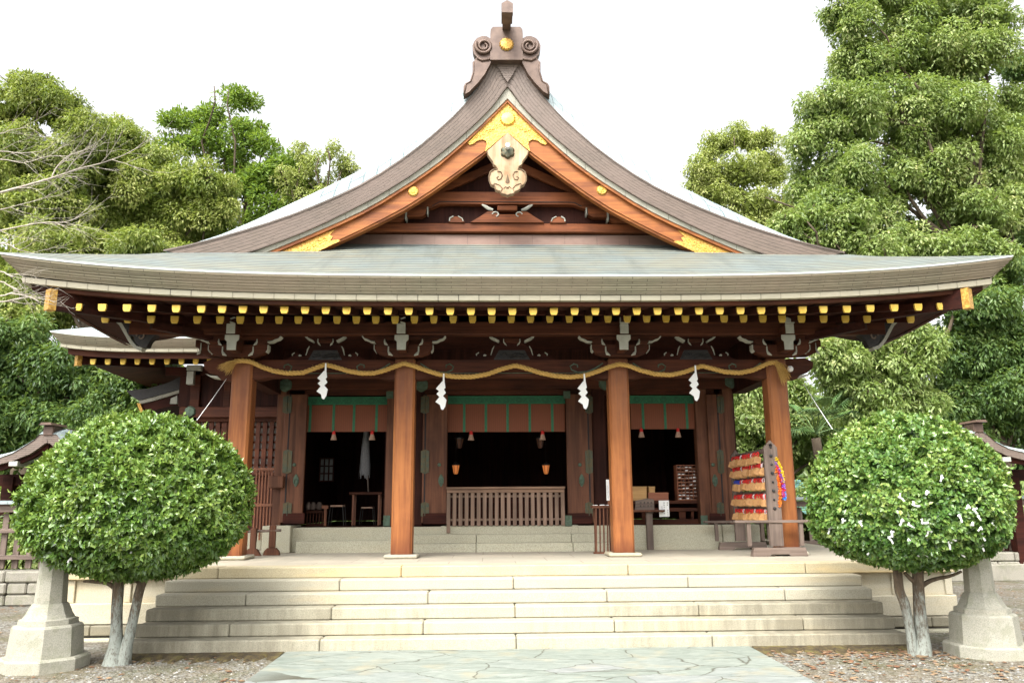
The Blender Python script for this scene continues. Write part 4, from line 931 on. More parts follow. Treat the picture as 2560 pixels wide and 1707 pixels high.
# ---------------------------------------------------------------- straw rope and paper streamers
YR = 12.66
rp = [(540, 829), (560, 828), (578, 831), (600, 842), (630, 852), (660, 857), (695, 856), (722, 846), (747, 837), (772, 843), (800, 852), (830, 857), (858, 857), (885, 850), (908, 841), (928, 834), (950, 840), (978, 850), (1010, 860), (1045, 865), (1085, 865), (1120, 859), (1150, 848), (1183, 839), (1210, 846), (1240, 856), (1275, 863), (1310, 866), (1345, 862), (1375, 852), (1400, 842), (1422, 836), (1445, 840), (1470, 850), (1505, 859), (1540, 861), (1570, 855), (1595, 846), (1612, 840), (1635, 846), (1665, 854), (1700, 856), (1730, 850), (1752, 840), (1768, 833), (1785, 832)]
base = np.array([P(x, y, Y=YR) for x, y in rp])
L = np.array(arclen(base)); ss = np.arange(0, L[-1], .012); ctr = np.stack([np.interp(ss, L, base[:, k]) for k in range(3)], 1)
for _ in range(6): ctr[1:-1] = (ctr[:-2]+2*ctr[1:-1]+ctr[2:])/4
rope = thing('straw_rope', 'golden twisted straw rope strung in loops along the front pillars', 'straw rope', ctr[0])
for k in range(3):
    pts = []
    for i, c in enumerate(ctr):
        a = ss[i]*34+k*2.094; pts.append(c+np.array([.3*math.sin(a)*0, math.cos(a), math.sin(a)])*.020)
    MB().tube(pts, .0215, 7).build('strand', M['straw'], rope, True)
b = MB(); r_ = random.Random(5)
for i in range(420):
    c = ctr[r_.randrange(len(ctr))]; a = r_.uniform(-math.pi, 0) if r_.random() < .6 else r_.uniform(0, math.pi)
    p0 = c+np.array([0, -.3, .9*math.sin(a)])*.03; d_ = np.array([r_.uniform(-1, 1), -.3, math.sin(a)*.6]); b.tube([p0, p0+d_*r_.uniform(.02, .05)], .0014, 3, False)
b.build('loose_straw', M['straw'], rope)
def tuft(x, z, dirs, n, ln, seed, nm):
    r_ = random.Random(seed); b = MB()
    for i in range(n):
        t_ = r_.random(); d0 = np.array(dirs[0])*(1-t_)+np.array(dirs[1])*t_; l_ = ln*r_.uniform(.6, 1.05); g_ = dirs[2]*r_.uniform(.6, 1.3)
        p0 = np.array([x, YR-.02+r_.uniform(-.03, .03), z])+np.array([r_.uniform(-.02, .02), 0, r_.uniform(-.02, .02)])
        pts = [p0+d0*l_*s+np.array([r_.uniform(-.008, .008), -.05*s+r_.uniform(-.02, .02), -g_*s*s]) for s in (0, .25, .5, .75, 1)]
        b.tube(pts, [.0035, .0032, .003, .0024, .0012], 3, False)
    return b.build(nm, M['straw'], rope)
q = P(543, 830, Y=YR); tuft(q[0], q[2], ((-1, -.03, .02), (-.35, 0, -.5), .10), 150, .27, 1, 'frayed_end')
q = P(1783, 833, Y=YR); tuft(q[0]-.02, q[2], ((.25, -.03, -.5), (.9, 0, -.1), .22), 260, .26, 2, 'frayed_end')
def shide(x, y, h, lean, lab):
    q = P(x, y, Y=YR-.06); s = h/150.0
    t = thing('paper_streamer', lab, 'paper streamer', q, 'white zigzag paper streamers on the rope')
    # outline steps measured on the photograph, in zoomed pixels about the hanging point
    segs = [((-10, -22), (8, -25), (14, 14), (-4, 14)), ((-4, 8), (16, 10), (30, 48), (-58, 96), (-84, 96), (-22, 22)), ((-46, 70), (18, 74), (28, 100), (-60, 168), (-80, 150)), ((-66, 142), (22, 140), (34, 186), (-38, 232), (-60, 190)), ((-14, 190), (40, 196), (30, 262), (14, 322), (-12, 332), (-30, 300))]
    segs = [((-9, -24), (9, -24), (14, 16), (-4, 16)), ((-6, 12), (18, 12), (36, 66), (-16, 112), (-70, 104), (-34, 50)), ((-26, 88), (34, 84), (44, 128), (-2, 176), (-58, 172), (-38, 128)), ((-34, 156), (28, 148), (46, 196), (4, 262), (-76, 238), (-42, 196)), ((-16, 216), (48, 212), (54, 250), (26, 336), (4, 344), (-22, 300))]
    k = .00128*s
    segs = [((-8, -24), (8, -24), (12, 78), (-10, 78)), ((-15, 75), (10, 75), (22, 160), (-30, 222), (-88, 170)), ((-40, 192), (4, 176), (28, 225), (-30, 294), (-80, 238)), ((-44, 276), (-8, 262), (36, 315), (22, 400), (-2, 442), (-26, 432), (-38, 378), (-90, 340))]; k = .00125*s
    segs = [[(a*1.12+6, c_) for a, c_ in sg] for sg in segs]
    for i, sg in enumerate(segs):
        b = MB(); yy = q[1]-.004*i; b.prism([(q[0]+(a+lean*c_*.3)*k, q[2]-c_*k) for a, c_ in sg], yy, yy+.002); b.build('paper_fold', M['paper'], t)
shide(747, 838, 150, 0, 'white zigzag paper streamer hanging in the left bay'); shide(1018, 862, 150, 0, 'white zigzag paper streamer just right of the second pillar')
shide(1341, 862, 148, .1, 'white zigzag paper streamer just left of the third pillar'); shide(1596, 843, 150, 0, 'white zigzag paper streamer hanging in the right bay')
# lamp globe on the right beam nose
q = P(1815, 847, Y=12.75); t = thing('globe_lamp', 'small round white lamp on the right beam end', 'lamp', q)
MB().lathe([(.0, -.05), (.03, -.043), (.046, -.02), (.05, 0), (.046, .02), (.03, .043), (0, .05)], q, 16).build('globe', M['paper'], t, True); MB().tube([q+(0, .05, .02), q+(0, .14, .05)], .012, 8).build('bracket', M['iron'], t)
# guy wires
def wire(a, c, lab):
    t = MB().tube([a, (np.array(a)+c)/2-(0, 0, .01), c], .005, 5).build('guy_wire', M['paper'], None); tag(t, lab, 'wire')
wire(P(520, 870, Y=12.8), P(452, 965, Y=11.0), 'thin pale wire from the left beam end down behind the left shrub')
wire(P(1846, 882, Y=12.84), P(1912, 985, Y=11.0), 'thin pale wire slanting down behind the right shrub')
# ---------------------------------------------------------------- votive plaque rack
zk2 = ZP
pf = S(1780+812/5.057, 1090+1495/5.057, Z=zk2); pf[1] = 12.58; pb = S(1780+345/5.057, 1090+1436/5.057, Z=zk2)
rk = thing('plaque_rack', 'grey wooden rack hung with rows of votive plaques beside the right pillar', 'plaque rack', (pf+pb)/2)
pf = S(1780+812/5.057, 1090+1495/5.057, Y=12.58); pf[2] = ZP; pb = pb+(0, .08, 0)
def zat(py, Y): return float(S(1900, py, Y=Y)[2])
ztf = zat(1090+50/5.057, pf[1]); ztb = zat(1090+175/5.057, pb[1]); fx = float(S(1780+735/5.057, 1200, Y=pf[1])[0]); bx_ = float(S(1780+300/5.057, 1200, Y=pb[1])[0])
fxb = pf[0]-.02
for (x, y, zt_, w) in ((fx+.03, pf[1], ztf, .105), (bx_+.02, pb[1], ztb, .09)):
    b = MB(); b.prism([(x-w, zk2+.15), (x+w, zk2+.15), (x+w, zt_-.12), (x, zt_), (x-w, zt_-.12)], y-.03, y+.03); b.build('post', M['grey'], rk)
    b = MB(); b.prism([(x-.40, zk2), (x-.14, zk2), (x-.12, zk2+.03), (x+.17, zk2+.03), (x+.19, zk2), (x+.46, zk2), (x+.43, zk2+.13), (x-.37, zk2+.13)], y-.06, y+.06); b.build('foot_beam', M['greyx'], rk)
    b = MB(); zr = zat(1090+1078/5.057, y)
    b.box(x-.64, x+.55, y-.05, y+.05, zr-.02, zr+.02, .005); b.build('guard_rail', M['greyx'], rk)
    for dx in (-.42, .40): MB().box(x+dx-.03, x+dx+.03, y-.025, y+.025, zk2+.15, zr-.02, .004).build('baluster', M['grey'], rk)
    if w > .1:
        b = MB()
        for i in range(11): z_ = zk2+1.0-.28+i*.135; b.disc((x, y-.031, min(z_, zt_-.08)), .018 if i % 2 else .026, .02, 10)
        b.build('bolt', M['iron'], rk)
rowsP = [(262, 215), (420, 345), (585, 525), (770, 725), (955, 915)]    # cord heights at far and near end, zoomed px
M['emap'] = plain('plaque_print', (.30, .13, .05), (.45, .24, .09), 60, .7); M['blue'] = plain('blue_cord', (.03, .06, .45), None, 30, .7); M['cordw'] = plain('white_cord', (.7, .55, .55), None, 30, .7)
words = ['top', 'second', 'third', 'fourth', 'bottom']
for ri, (yb_, yf_) in enumerate(rowsP):
    z0 = zat(1090+yb_/5.057, pb[1]); z1 = zat(1090+yf_/5.057, pf[1]); zc = (z0+z1)/2
    b = MB(); b.bar((bx_+.02, pb[1], zc+.03), (fx+.03, pf[1], zc+.03), .03, .07); b.build('hanging_bar', M['greyx'], rk)
    ax = np.array([fx-bx_, pf[1]-pb[1], 0]); ln_ = np.linalg.norm(ax); ax = ax/ln_; nr = np.array([ax[1], -ax[0], 0])
    if nr[0] > 0: nr = -nr
    fw_ = -nr if False else nr
    n_ = 19
    for k in range(n_):
        if ri == 0 and k > 15: continue
        s_ = .05+(ln_-.15)*k/(n_-1)+rng.uniform(-.008, .008); front = np.array([0, -1, 0]) ; yaw_ = rng.uniform(-1.15, -.1)
        o_ = np.array([bx_+.02, pb[1], zc])+ax*s_+np.array([-.045-.02*rng.random(), -.02*rng.random(), 0])
        col_ = 'red'
        if k % 6 == 5: col_ = 'pale'
        if ri == 2 and k < 4: col_ = 'blue'
        lab = 'small wooden plaque with %s cord in the %s row of the rack' % (col_, words[ri])
        e = thing('votive_plaque', lab, 'votive plaque', o_, '%s row votive plaques with %s cords' % (words[ri], col_))
        tl = rng.uniform(-.55, -.05); w = .055; hgt = .125; dz = -.030-.03*rng.random()
        poly = [(-w, -hgt), (w, -hgt), (w, -.028), (0, 0), (-w, -.028)]
        ca, sa = math.cos(tl), math.sin(tl); poly = [(a*ca-c_*sa, a*sa+c_*ca) for a, c_ in poly]
        dx = np.array([math.cos(yaw_), math.sin(yaw_), 0]); nn_ = np.array([math.sin(yaw_), -math.cos(yaw_), 0])
        V = [o_+dx*a+(0, 0, dz+c_)+nn_*.005 for a, c_ in poly]+[o_+dx*a+(0, 0, dz+c_)-nn_*.005 for a, c_ in poly]
        F = [tuple(range(5))[::-1], tuple(range(5, 10))]+[(i, 5+i, 5+(i+1) % 5, (i+1) % 5)[::-1] for i in range(5)]
        MB().add(V, F).build('board', M['ema'], e)
        V = [o_+dx*a*.6+(0, 0, dz-.03+c_*.55)+nn_*.0065 for a, c_ in poly]; MB().add(V, [tuple(range(5))[::-1]]).build('print', M['emap'], e)
        b = MB()
        for q_ in (-.010, .010): b.tube([o_+dx*q_*.6+(0, 0, dz-.025)+nn_*.010, o_+dx*(q_*1.5+.01*rng.uniform(-1, 1))+(0, 0, dz*.4)+nn_*.016, o_+dx*q_+(0, 0, .004)+nn_*.012, o_+dx*q_*.3+(0, 0, .022)-nn_*.01], [.005, .010, .010, .006], 5)
        if col_ == 'pale': b.build('cord', M['cordw'], e)
        else: b.build('cord', M[col_], e)
# strings of folded paper cranes hanging from the rack
cols = [('orange', (.85, .22, .02)), ('red', (.75, .03, .03)), ('purple', (.30, .12, .60)), ('yellow', (.85, .62, .02)), ('blue', (.06, .28, .75)), ('pink', (.85, .10, .30))]
cp = {}
for c_, v in cols: cp[c_] = plain('crane_paper_'+c_, v, tuple(q*.75 for q in v), 40, .7)
strings = [('orange', 800, 400, 848, 900, 'orange', 'orange'), ('red', 812, 380, 905, 780, 'red', 'pink'), ('purple', 810, 330, 915, 800, 'purple', 'blue'), ('yellow', 800, 265, 892, 590, 'yellow', 'yellow')]
for c_, x0, y0, x1, y1, ca_, cb_ in strings:
    Yc = pf[1]-.02; a0 = S(1780+x0/5.057, 1090+y0/5.057, Y=Yc); a1 = S(1780+x1/5.057, 1090+y1/5.057, Y=Yc)
    t = thing('crane_garland', '%s garland of folded paper cranes hanging behind the tall rack post' % c_, 'paper garland', a0, 'garlands of paper cranes')
    for seg, (f0, f1, cc) in enumerate(((0, .8, ca_), (.8, 1.0, cb_))):
        b = MB(); r2 = random.Random(x0+seg)
        for i in range(int(150*(f1-f0))):
            u_ = f0+(f1-f0)*i/(150*(f1-f0)); c3 = a0*(1-u_)+a1*u_; c3 = c3+np.array([.03*math.sin(u_*3.1), r2.uniform(-.02, .02), 0])
            for kk in range(3):
                d3 = np.array([r2.uniform(-1, 1), r2.uniform(-.6, .6), r2.uniform(-.5, .3)])*.038; e3 = np.array([r2.uniform(-.4, .4), r2.uniform(-1, 1), -r2.uniform(.3, 1)])*.02
                b.add([c3-d3, c3+e3, c3+d3, c3-e3], [(0, 1, 2), (0, 2, 3)])
        b.build('crane_string', cp[cc], t)
# ---------------------------------------------------------------- stand, notices and counter in the right bay
q = P(1386, 1270, Z=ZP)
t = thing('slatted_stand', 'narrow slatted wooden stand left of the third pillar', 'stand', q); yq = q[1]
l, r = P(1360, 1160, Y=yq), P(1408, 1160, Y=yq); zt_ = float(l[2])
MB().box(l[0]-.01, r[0]+.01, yq-.13, yq+.15, zt_-.05, zt_-.005, .006).build('table_top', M['door'], t)
for i in range(5):
    x = l[0]+.05+i*(r[0]-l[0]-.10)/4
    MB().bar((x-.01, yq-.1, ZP), (x, yq-.1, zt_-.05), .022, .022, up=(0, 1, 0)).build('leg', M['door'], t)
for i in (0, 4): x = l[0]+.05+i*(r[0]-l[0]-.10)/4; MB().bar((x, yq+.12, ZP), (x, yq+.12, zt_-.05), .022, .022, up=(0, 1, 0)).build('leg', M['door'], t)
MB().box(l[0]-.01, r[0]+.01, yq-.13, yq-.07, ZP, ZP+.025, .004).build('foot_bar', M['door'], t)
ink = plain('ink', (.02, .02, .02), None, 5, .8)
def glyph(b, x, z, s, Y, seed):          # small brushed characters
    r2 = random.Random(seed)
    for k in range(5):
        if k % 2: b.box(x-s*.4, x+s*.4, Y-.001, Y, z+s*(.4-.2*k)-s*.04, z+s*(.4-.2*k)+s*.04)
        else: xx = x+s*r2.uniform(-.3, .3); b.box(xx-s*.05, xx+s*.05, Y-.001, Y, z-s*.4*r2.random(), z+s*.42)
def notice(x0, y0, x1, y1, Y, lab, cols_, mat='paper', bod=True):
    l, r = P(x0, y0, Y=Y), P(x1, y1, Y=Y); t = thing('notice', lab, 'notice', ((l[0]+r[0])/2, Y, r[2]))
    MB().box(l[0], r[0], Y, Y+.01, r[2], l[2], .003).build('board', M[mat], t)
    b = MB(); n_ = 0
    for cx_, a, c_, s in cols_:
        z = l[2]-(l[2]-r[2])*a
        while z > l[2]-(l[2]-r[2])*c_: glyph(b, l[0]+(r[0]-l[0])*cx_, z, s, Y-.0005, n_+x0); z -= s*1.25; n_ += 1
    b.build('writing', ink, t); return t
t = notice(1392, 1101, 1406, 1149, yq-.02, 'narrow white paper notice above the slatted stand', [(.68, .12, .9, .022), (.3, .3, .95, .017)])
q = P(1399, 1150, Y=yq-.02); MB().box(q[0]-.02, q[0]+.02, yq-.01, yq+.01, zt_, q[2]+.02).build('stem', M['lattice'], t)
b = MB(); b.box(l[0]+.0, l[0]+.08, yq-.11, yq-.03, zt_-.003, zt_+.006); b.box(l[0]+.12, l[0]+.2, yq-.09, yq-.02, zt_-.003, zt_+.010); b.box(l[0]+.22, l[0]+.27, yq-.10, yq-.02, zt_-.003, zt_+.006)
tag(b.build('paper_slips', M['paper']), 'white paper slips lying on the slatted stand', 'paper slips')
# T-shaped sign desk
q = P(1494, 1262, Z=ZP); yq = q[1]
t = thing('sign_desk', 'weathered single-post wooden desk in front of the right doorway', 'desk', q)
l, r = P(1453, 1173, Y=yq), P(1524, 1173, Y=yq)
MB().box(l[0]-.03, r[0], yq-.13, yq+.13, l[2]-.018, l[2]+.018, .005).build('desk_top', M['door'], t)
MB().box(q[0]-.055, q[0]+.055, yq-.05, yq+.05, ZP, l[2]-.02, .008).build('post', M['grey'], t); MB().box(q[0]-.02, q[0]+.07, yq-.06, yq+.06, l[2]-.04, l[2]-.019, .004).build('brace', M['grey'], t)
a, c_ = P(1460, 1144, Y=yq-.02), P(1503, 1171, Y=yq-.02); t2 = thing('wooden_sign', 'dark weathered wooden sign board standing on the single-post desk', 'sign', ((a[0]+c_[0])/2, yq-.02, c_[2]))
MB().prism([(a[0]-.02, c_[2]), (c_[0], c_[2]), (c_[0], a[2]-.02), ((a[0]+c_[0])/2+.05, a[2]), (a[0], a[2]-.04)], yq-.02, yq+.01).build('board', M['greyx'], t2)
b = MB()
for i in range(4):
    for k in range(2): glyph(b, c_[0]-.05-i*.065, a[2]-.08-k*.06, .045, yq-.0205, 50+i*3+k)
b.build('writing', ink, t2)
notice(1513, 1149, 1538, 1186, YD-.3, 'white paper notice with brushed writing hanging at the right doorway', [(.85, .15, .35, .03), (.5, .15, .85, .03), (.3, .4, .8, .026), (.85, .6, .95, .026)])
# counter inside right doorway
YC = YD+.25
l, r = P(1447, 1146, Y=YC), P(1612, 1208, Y=YC)
t = thing('counter', 'dark wooden counter with open rails in the right doorway', 'counter', ((l[0]+r[0])/2, YC, zf_))
MB().box(l[0], r[0], YC, YC+.4, l[2]-.09, l[2]-.03, .008).build('counter_top', M['beam'], t)
for y0, y1 in ((1166, 1174), (1192, 1206)): b = MB(); PX(b, 1447, y0, 1612, y1, YC+.02, .05, .004); b.build('rail', M['beam'], t)
for x0, x1 in ((1475, 1488), (1560, 1575), (1588, 1594)): b = MB(); PX(b, x0, 1173, x1, 1194, YC+.06, .04, .004); b.build('upright', M['beam'], t)
zc_ = l[2]-.03
def crate(x0, x1, y0, lab, mat, dy=0, w=.22):
    a, c_ = P(x0, y0, Y=YC+.06+dy), P(x1, y0, Y=YC+.06+dy); t = thing('wooden_box', lab, 'box', ((a[0]+c_[0])/2, YC+.1+dy, zc_))
    MB().box(a[0], c_[0], YC+.06+dy, YC+.06+dy+w, zc_, a[2], .005).build('body', M[mat], t)
    MB().box(a[0]-.004, c_[0]+.004, YC+.056+dy, YC+.064+dy+w, a[2]-.03, a[2]+.003, .003).build('lid', M[mat], t)
crate(1449, 1485, 1117, 'larger tan wooden box on the counter next to the third pillar', 'crate'); crate(1490, 1504, 1117, 'small tan wooden box in the middle of the counter', 'crate', .02)
crate(1489, 1535, 1131, 'low reddish wooden box on the counter in front of the small tan box', 'crater', -.045, .06)
# fortune slip cabinet
l, r = P(1555, 1069, Y=YC+.05), P(1602, 1143, Y=YC+.05); zt_ = float(l[2])
t = thing('slip_cabinet', 'wooden pigeonhole cabinet of fortune slips on the counter', 'cabinet', ((l[0]+r[0])/2, YC+.1, zc_))
x0, x1 = l[0], r[0]; y0 = YC+.05
b = MB(); b.box(x0-.012, x0, y0, y0+.25, zc_, zt_); b.box(x1, x1+.012, y0, y0+.25, zc_, zt_); b.box(x0-.012, x1+.012, y0, y0+.25, zt_, zt_+.012); b.box(x0, x1, y0+.2, y0+.25, zc_, zt_); b.build('carcass', M['crater'], t)
for i in range(1, 5): x = x0+(x1-x0)*i/5; MB().box(x-.004, x+.004, y0+.002, y0+.19, zc_, zt_-.001).build('divider', M['crater'], t)
dz = (zt_-zc_)/10
for k in range(10):
    MB().box(x0, x1, y0-.004, y0+.19, zc_+k*dz, zc_+k*dz+dz*.38, .002).build('shelf', M['lattice'], t)
for k in range(10):
    b = MB()
    for i in range(5):
        if rng.random() < .8: xx = x0+(x1-x0)*(i+.5)/5; b.box(xx-.022, xx+.022, y0+.004, y0+.12, zc_+k*dz+dz*.39, zc_+k*dz+dz*(.42+.38*rng.random()**2))
    b.build('paper_slips', M['paper'], t)
# ---------------------------------------------------------------- inside the doorways
lampm, n_, b_ = newmat('lantern_glow'); b_.inputs['Base Color'].default_value = (.5, .15, .03, 1); b_.inputs['Emission Color'].default_value = (1, .30, .07, 1); b_.inputs['Emission Strength'].default_value = .12
def hang_lantern(px, py, w, lit, lab, Y):
    q = P(px, py, Y=Y); k = w
    t = thing('hanging_lantern', lab, 'lantern', q, 'small lanterns in the dark middle doorway')
    MB().lathe([(.035*k, -.13*k), (.055*k, -.10*k), (.085*k, .06*k), (.09*k, .08*k)], q, 6).build('shade', lampm if lit else M['door'], t)
    b = MB()
    for i in range(6): a = i*math.pi/3; b.tube([(q[0]+.05*k*math.cos(a), q[1]+.05*k*math.sin(a), q[2]-.12*k), (q[0]+.094*k*math.cos(a), q[1]+.094*k*math.sin(a), q[2]+.09*k)], .005*k, 4)
    b.lathe([(.105*k, .08*k), (.11*k, .10*k), (.03*k, .16*k), (.01*k, .18*k)], q, 6); b.build('frame', M['iron'], t)
    MB().tube([q+(0, 0, .17*k), q+(0, 0, 1.2)], .004, 4).build('cord', M['iron'], t)
hang_lantern(1047, 1076, .8, True, 'glowing orange lantern low on the left of the middle doorway', 15.8)
hang_lantern(1254, 1076, .8, True, 'glowing orange lantern low on the right of the middle doorway', 15.8)
hang_lantern(1055, 1016, .85, False, 'unlit lantern just under the blind at the left of the middle doorway', 15.5)
hang_lantern(1241, 1016, .85, False, 'unlit lantern behind the right tassel of the middle doorway', 15.5)
# paper wand on its stand
M['wand'] = plain('grey_paper_strips', (.22, .22, .22), (.15, .15, .16), 50, .9)
Yw = 15.9; q = P(841, 990, Y=Yw); qb = P(841, 1100, Y=Yw); qs = P(846, 1128, Y=Yw)
t = thing('purification_wand', 'large wand of grey paper strips standing in the left doorway', 'paper wand', qs)
b = MB(); r2 = random.Random(4)
for i in range(330):
    a = r2.uniform(0, 6.28); u0 = r2.random()**1.2*.75; u1 = min(1, u0+r2.uniform(.15, .3)); zt_, zb_ = q[2]+.05, qb[2]
    f = lambda u: (.035+.085*u**.7); z0 = zt_+(zb_-zt_)*u0; z1 = zt_+(zb_-zt_)*u1; w = .012
    p0 = np.array([q[0]+f(u0)*math.cos(a), Yw+f(u0)*math.sin(a), z0]); p1 = np.array([q[0]+f(u1)*math.cos(a+r2.uniform(-.1, .1)), Yw+f(u1)*math.sin(a), z1]); tt = np.array([-math.sin(a), math.cos(a), 0])*w
    b.add([p0-tt, p0+tt, p1+tt, p1-tt], [(0, 1, 2, 3)])
b.build('paper_strips', M['wand'], t); MB().tube([q, (qs[0], Yw, qs[2]-.02)], .014, 6).build('handle', M['grey'], t)
l, r = P(805, 1130, Y=Yw), P(880, 1142, Y=Yw); zq = float(l[2])
t = thing('small_table', 'dark narrow table carrying the paper wand in the left doorway', 'table', ((l[0]+r[0])/2, Yw, zf_))
MB().box(l[0], r[0], Yw-.15, Yw+.15, zq-.05, zq, .006).build('table_top', M['beam'], t)
for x in (l[0]+.08, r[0]-.06):
    for yy in (-.12, .12): MB().box(x-.018, x+.018, Yw+yy-.018, Yw+yy+.018, zf_, zq-.05).build('leg', M['lattice'], t)
def stool(x0, x1, y, Y, lab):
    l, r = P(x0, y, Y=Y), P(x1, y, Y=Y); t = thing('folding_stool', lab, 'stool', ((l[0]+r[0])/2, Y, zf_), 'folding stools in the left doorway')
    MB().box(l[0], r[0], Y-.14, Y+.14, l[2]-.02, l[2]+.012, .006).build('seat', M['tassp'], t)
    for s_ in (-1, 1):
        for yy in (-.12, .12): MB().tube([((l[0] if s_ < 0 else r[0]), Y+yy, l[2]-.02), ((l[0]-.03 if s_ < 0 else r[0]+.03), Y+yy*1.1, zf_)], .007, 6).build('leg', M['iron'], t)
stool(762, 790, 1161, 15.7, 'folding stool with pale seat nearer the left door'); stool(832, 858, 1165, 16.1, 'folding stool with pale seat under the dark narrow table')
M['shoji'] = plain('dim_window_paper', (.24, .26, .25), (.18, .20, .19), 4, .8)
t = thing('paper_window', 'small gridded paper window deep in the left doorway', 'window', P(748, 1070, Y=17.5)); b = MB(); PX(b, 735, 1052, 766, 1105, 17.5, .02, .002); b.build('paper', M['shoji'], t)
for k in range(4): b = MB(); PX(b, 734, 1051+k*17.3, 767, 1054+k*17.3, 17.48, .015, .001); b.build('grid_bar', M['beamd'], t)
for x in (734, 744, 754.5, 765): b = MB(); PX(b, x-1, 1051, x+2, 1106, 17.46, .015, .001); b.build('grid_bar', M['beamd'], t)
t = thing('offering_shelf', 'dark low shelf of jars and casks in the corner of the left doorway', 'shelf', P(722, 1205, Y=15.7))
b = MB(); PX(b, 702, 1172, 742, 1178, 15.7, .3, .004); PX(b, 702, 1203, 742, 1208, 15.7, .3, .004); b.build('plank', M['beam'], t)
for i in range(6): b = MB(); PX(b, 704+i*7, 1178, 707+i*7, 1203, 15.7, .02, .002); b.build('spindle', M['beam'], t)
for px, rr in ((708, .05), (719, .06), (733, .065)):
    q = P(px, 1171, Y=15.82); tag(MB().lathe([(rr*.7, 0), (rr, .03), (rr, .1), (rr*.6, .13), (rr*.6, .15)], q, 12).build('jar', M['grey'], None, True), 'dull %s jar on the low shelf in the left doorway' % {708: 'small leftmost', 719: 'middle', 733: 'largest rightmost'}[px], 'jar')
b = MB(); PX(b, 744, 1160, 750, 1208, 15.45, .03, .003); PX(b, 739, 1160, 754, 1168, 15.44, .03, .003); tag(b.build('orange_post', M['lattice']), 'short orange wooden post beside the low shelf in the left doorway', 'post')
# A-shaped barrier at the left pillar
q = P(624, 1262, Y=13.9); q[2] = ZP; yq = q[1]
t = thing('wooden_barrier', 'low brown wooden barrier with dowel rail behind the left shrub', 'barrier', q)
MB().prism([(q[0]-.14, ZP), (q[0]+.14, ZP), (q[0]+.12, ZP+.07), (q[0]+.07, ZP+.12), (q[0]-.07, ZP+.12), (q[0]-.12, ZP+.07)], yq-.03, yq+.05).build('foot', M['door'], t)
MB().box(q[0]-.055, q[0]+.055, yq-.02, yq+.04, ZP+.12, float(P(624, 1206, Y=yq)[2]), .01).build('upright', M['door'], t)
zr = float(P(624, 1219, Y=yq)[2]); MB().tube([(q[0]-1.1, yq-.0, zr-.02), (q[0]+.14, yq+.0, zr+.01)], .022, 8).build('dowel', M['grey'], t)
x2 = float(P(575, 1268, Y=yq-.2)[0]); MB().box(x2-.05, x2+.05, yq-.1, yq-.04, ZP+.08, zr+.05, .01).build('upright', M['door'], t); MB().prism([(x2-.14, ZP), (x2+.14, ZP), (x2+.07, ZP+.11), (x2-.07, ZP+.11)], yq-.11, yq-.03).build('foot', M['door'], t)
# ---------------------------------------------------------------- side wing on the left, gates, fences
YS = 15.5
wing = thing('side_wing', 'lower side wing with layered eave and gilt rafter caps left behind the main hall', 'building', (-8, 17, 0))
tl_, rl_ = P(115, 757, Y=YS), P(440, 771, Y=YS); xl, xr = float(tl_[0]), -4.7; zc0 = float(P(330, 774, Y=YS)[2]); lf = float(tl_[2])-zc0-.02
def wpath():
    out = []
    for i in range(16, 0, -1): t = i/16; out.append((xl, YS+5*t, (1-t)**1, 1, 0))
    for i in range(31): x = xl+(xr-xl)*i/30; out.append((x, YS, max(0, 1-(x-xl)/2.6), 1 if i == 0 else 0, 1))
    return out
def wband(sects, mat, nm):
    b = MB(); eave_band(b, [(o, z) for o, z in sects], lf/.30, wpath(), (xl, 99, YS)); return b.build(nm, mat, wing)
wband([(0, zc0), (-.012, zc0-.006), (-.012, zc0-.022), (.004, zc0-.026)], M['edge'], 'eave_lip')
wband([(.004, zc0-.026), (.05, zc0-.09), (.10, zc0-.15), (.15, zc0-.20)], M['fascia'], 'eave_edge')
wband([(.15, zc0-.20), (.155, zc0-.265), (.25, zc0-.266)], M['fasciab'], 'eave_foot_board')
wband([(.25, zc0-.268), (.26, zc0-.38), (1.4, zc0-.22)], M['beam'], 'eave_beam')
b = MB(); rows = []
for d in (0, .3, .7, 1.2, 1.9):
    rows.append([(xl+d+(xr-xl-d)*(i/24), YS+d, zc0+.42*d+.05*d*d+lf*max(0, 1-i/24*1.5)**3.5*max(0, 1-d/1.4)) for i in range(25)])
b.grid(rows, [[(p_[0], d) for p_ in r] for r, d in zip(rows, (0, .3, .7, 1.2, 1.9))])
rows = [[(xl+d, YS+d+(5-d)*(i/10), zc0+.42*d+.05*d*d+lf*(1-i/10)**3.5*max(0, 1-d/1.4)) for i in range(11)] for d in (0, .3, .7, 1.2, 1.9)]
b.grid(rows, flip=True); b.build('roof_slope', M['plates'], wing)
for px in (213, 247, 282, 315, 349, 383, 416, 449, 481):
    q = P(px, 830.5, Y=YS+.45); x, z = float(q[0]), float(q[2]); r = MB().bar((x, YS+.49, z+.005), (x, YS+1.6, z+.2), .10, .10).build('rafter', M['beamdy'], wing)
    MB().prism([(x-.055, z+.055), (x-.05, z-.02), (x-.035, z-.055), (x+.035, z-.055), (x+.05, z-.02), (x+.055, z+.055)][::-1], YS+.45, YS+.488).build('gilt_cap', M['goldf'], r)
q = P(175, 823, Y=YS+.4); b = MB(); b.bar(q+(.05, .08, .02), q+(1.2, 1.3, .15), .12, .26); b.build('hip_rafter', M['beamdy'], wing); MB().bar(q, q+(.06, .07, 0), .13, .29).build('gilt_corner_cap', M['gold'], wing)
def WX(nm, mat, *rects, Y=16.7, t=.15, bev=.008):
    b = MB()
    for r in rects: PX(b, *r, Y, t, bev)
    return b.build(nm, mat, wing)
WX('post', M['beam'], (427, 838, 449, 1225)); WX('post', M['beam'], (505, 838, 520, 1225), Y=16.75)
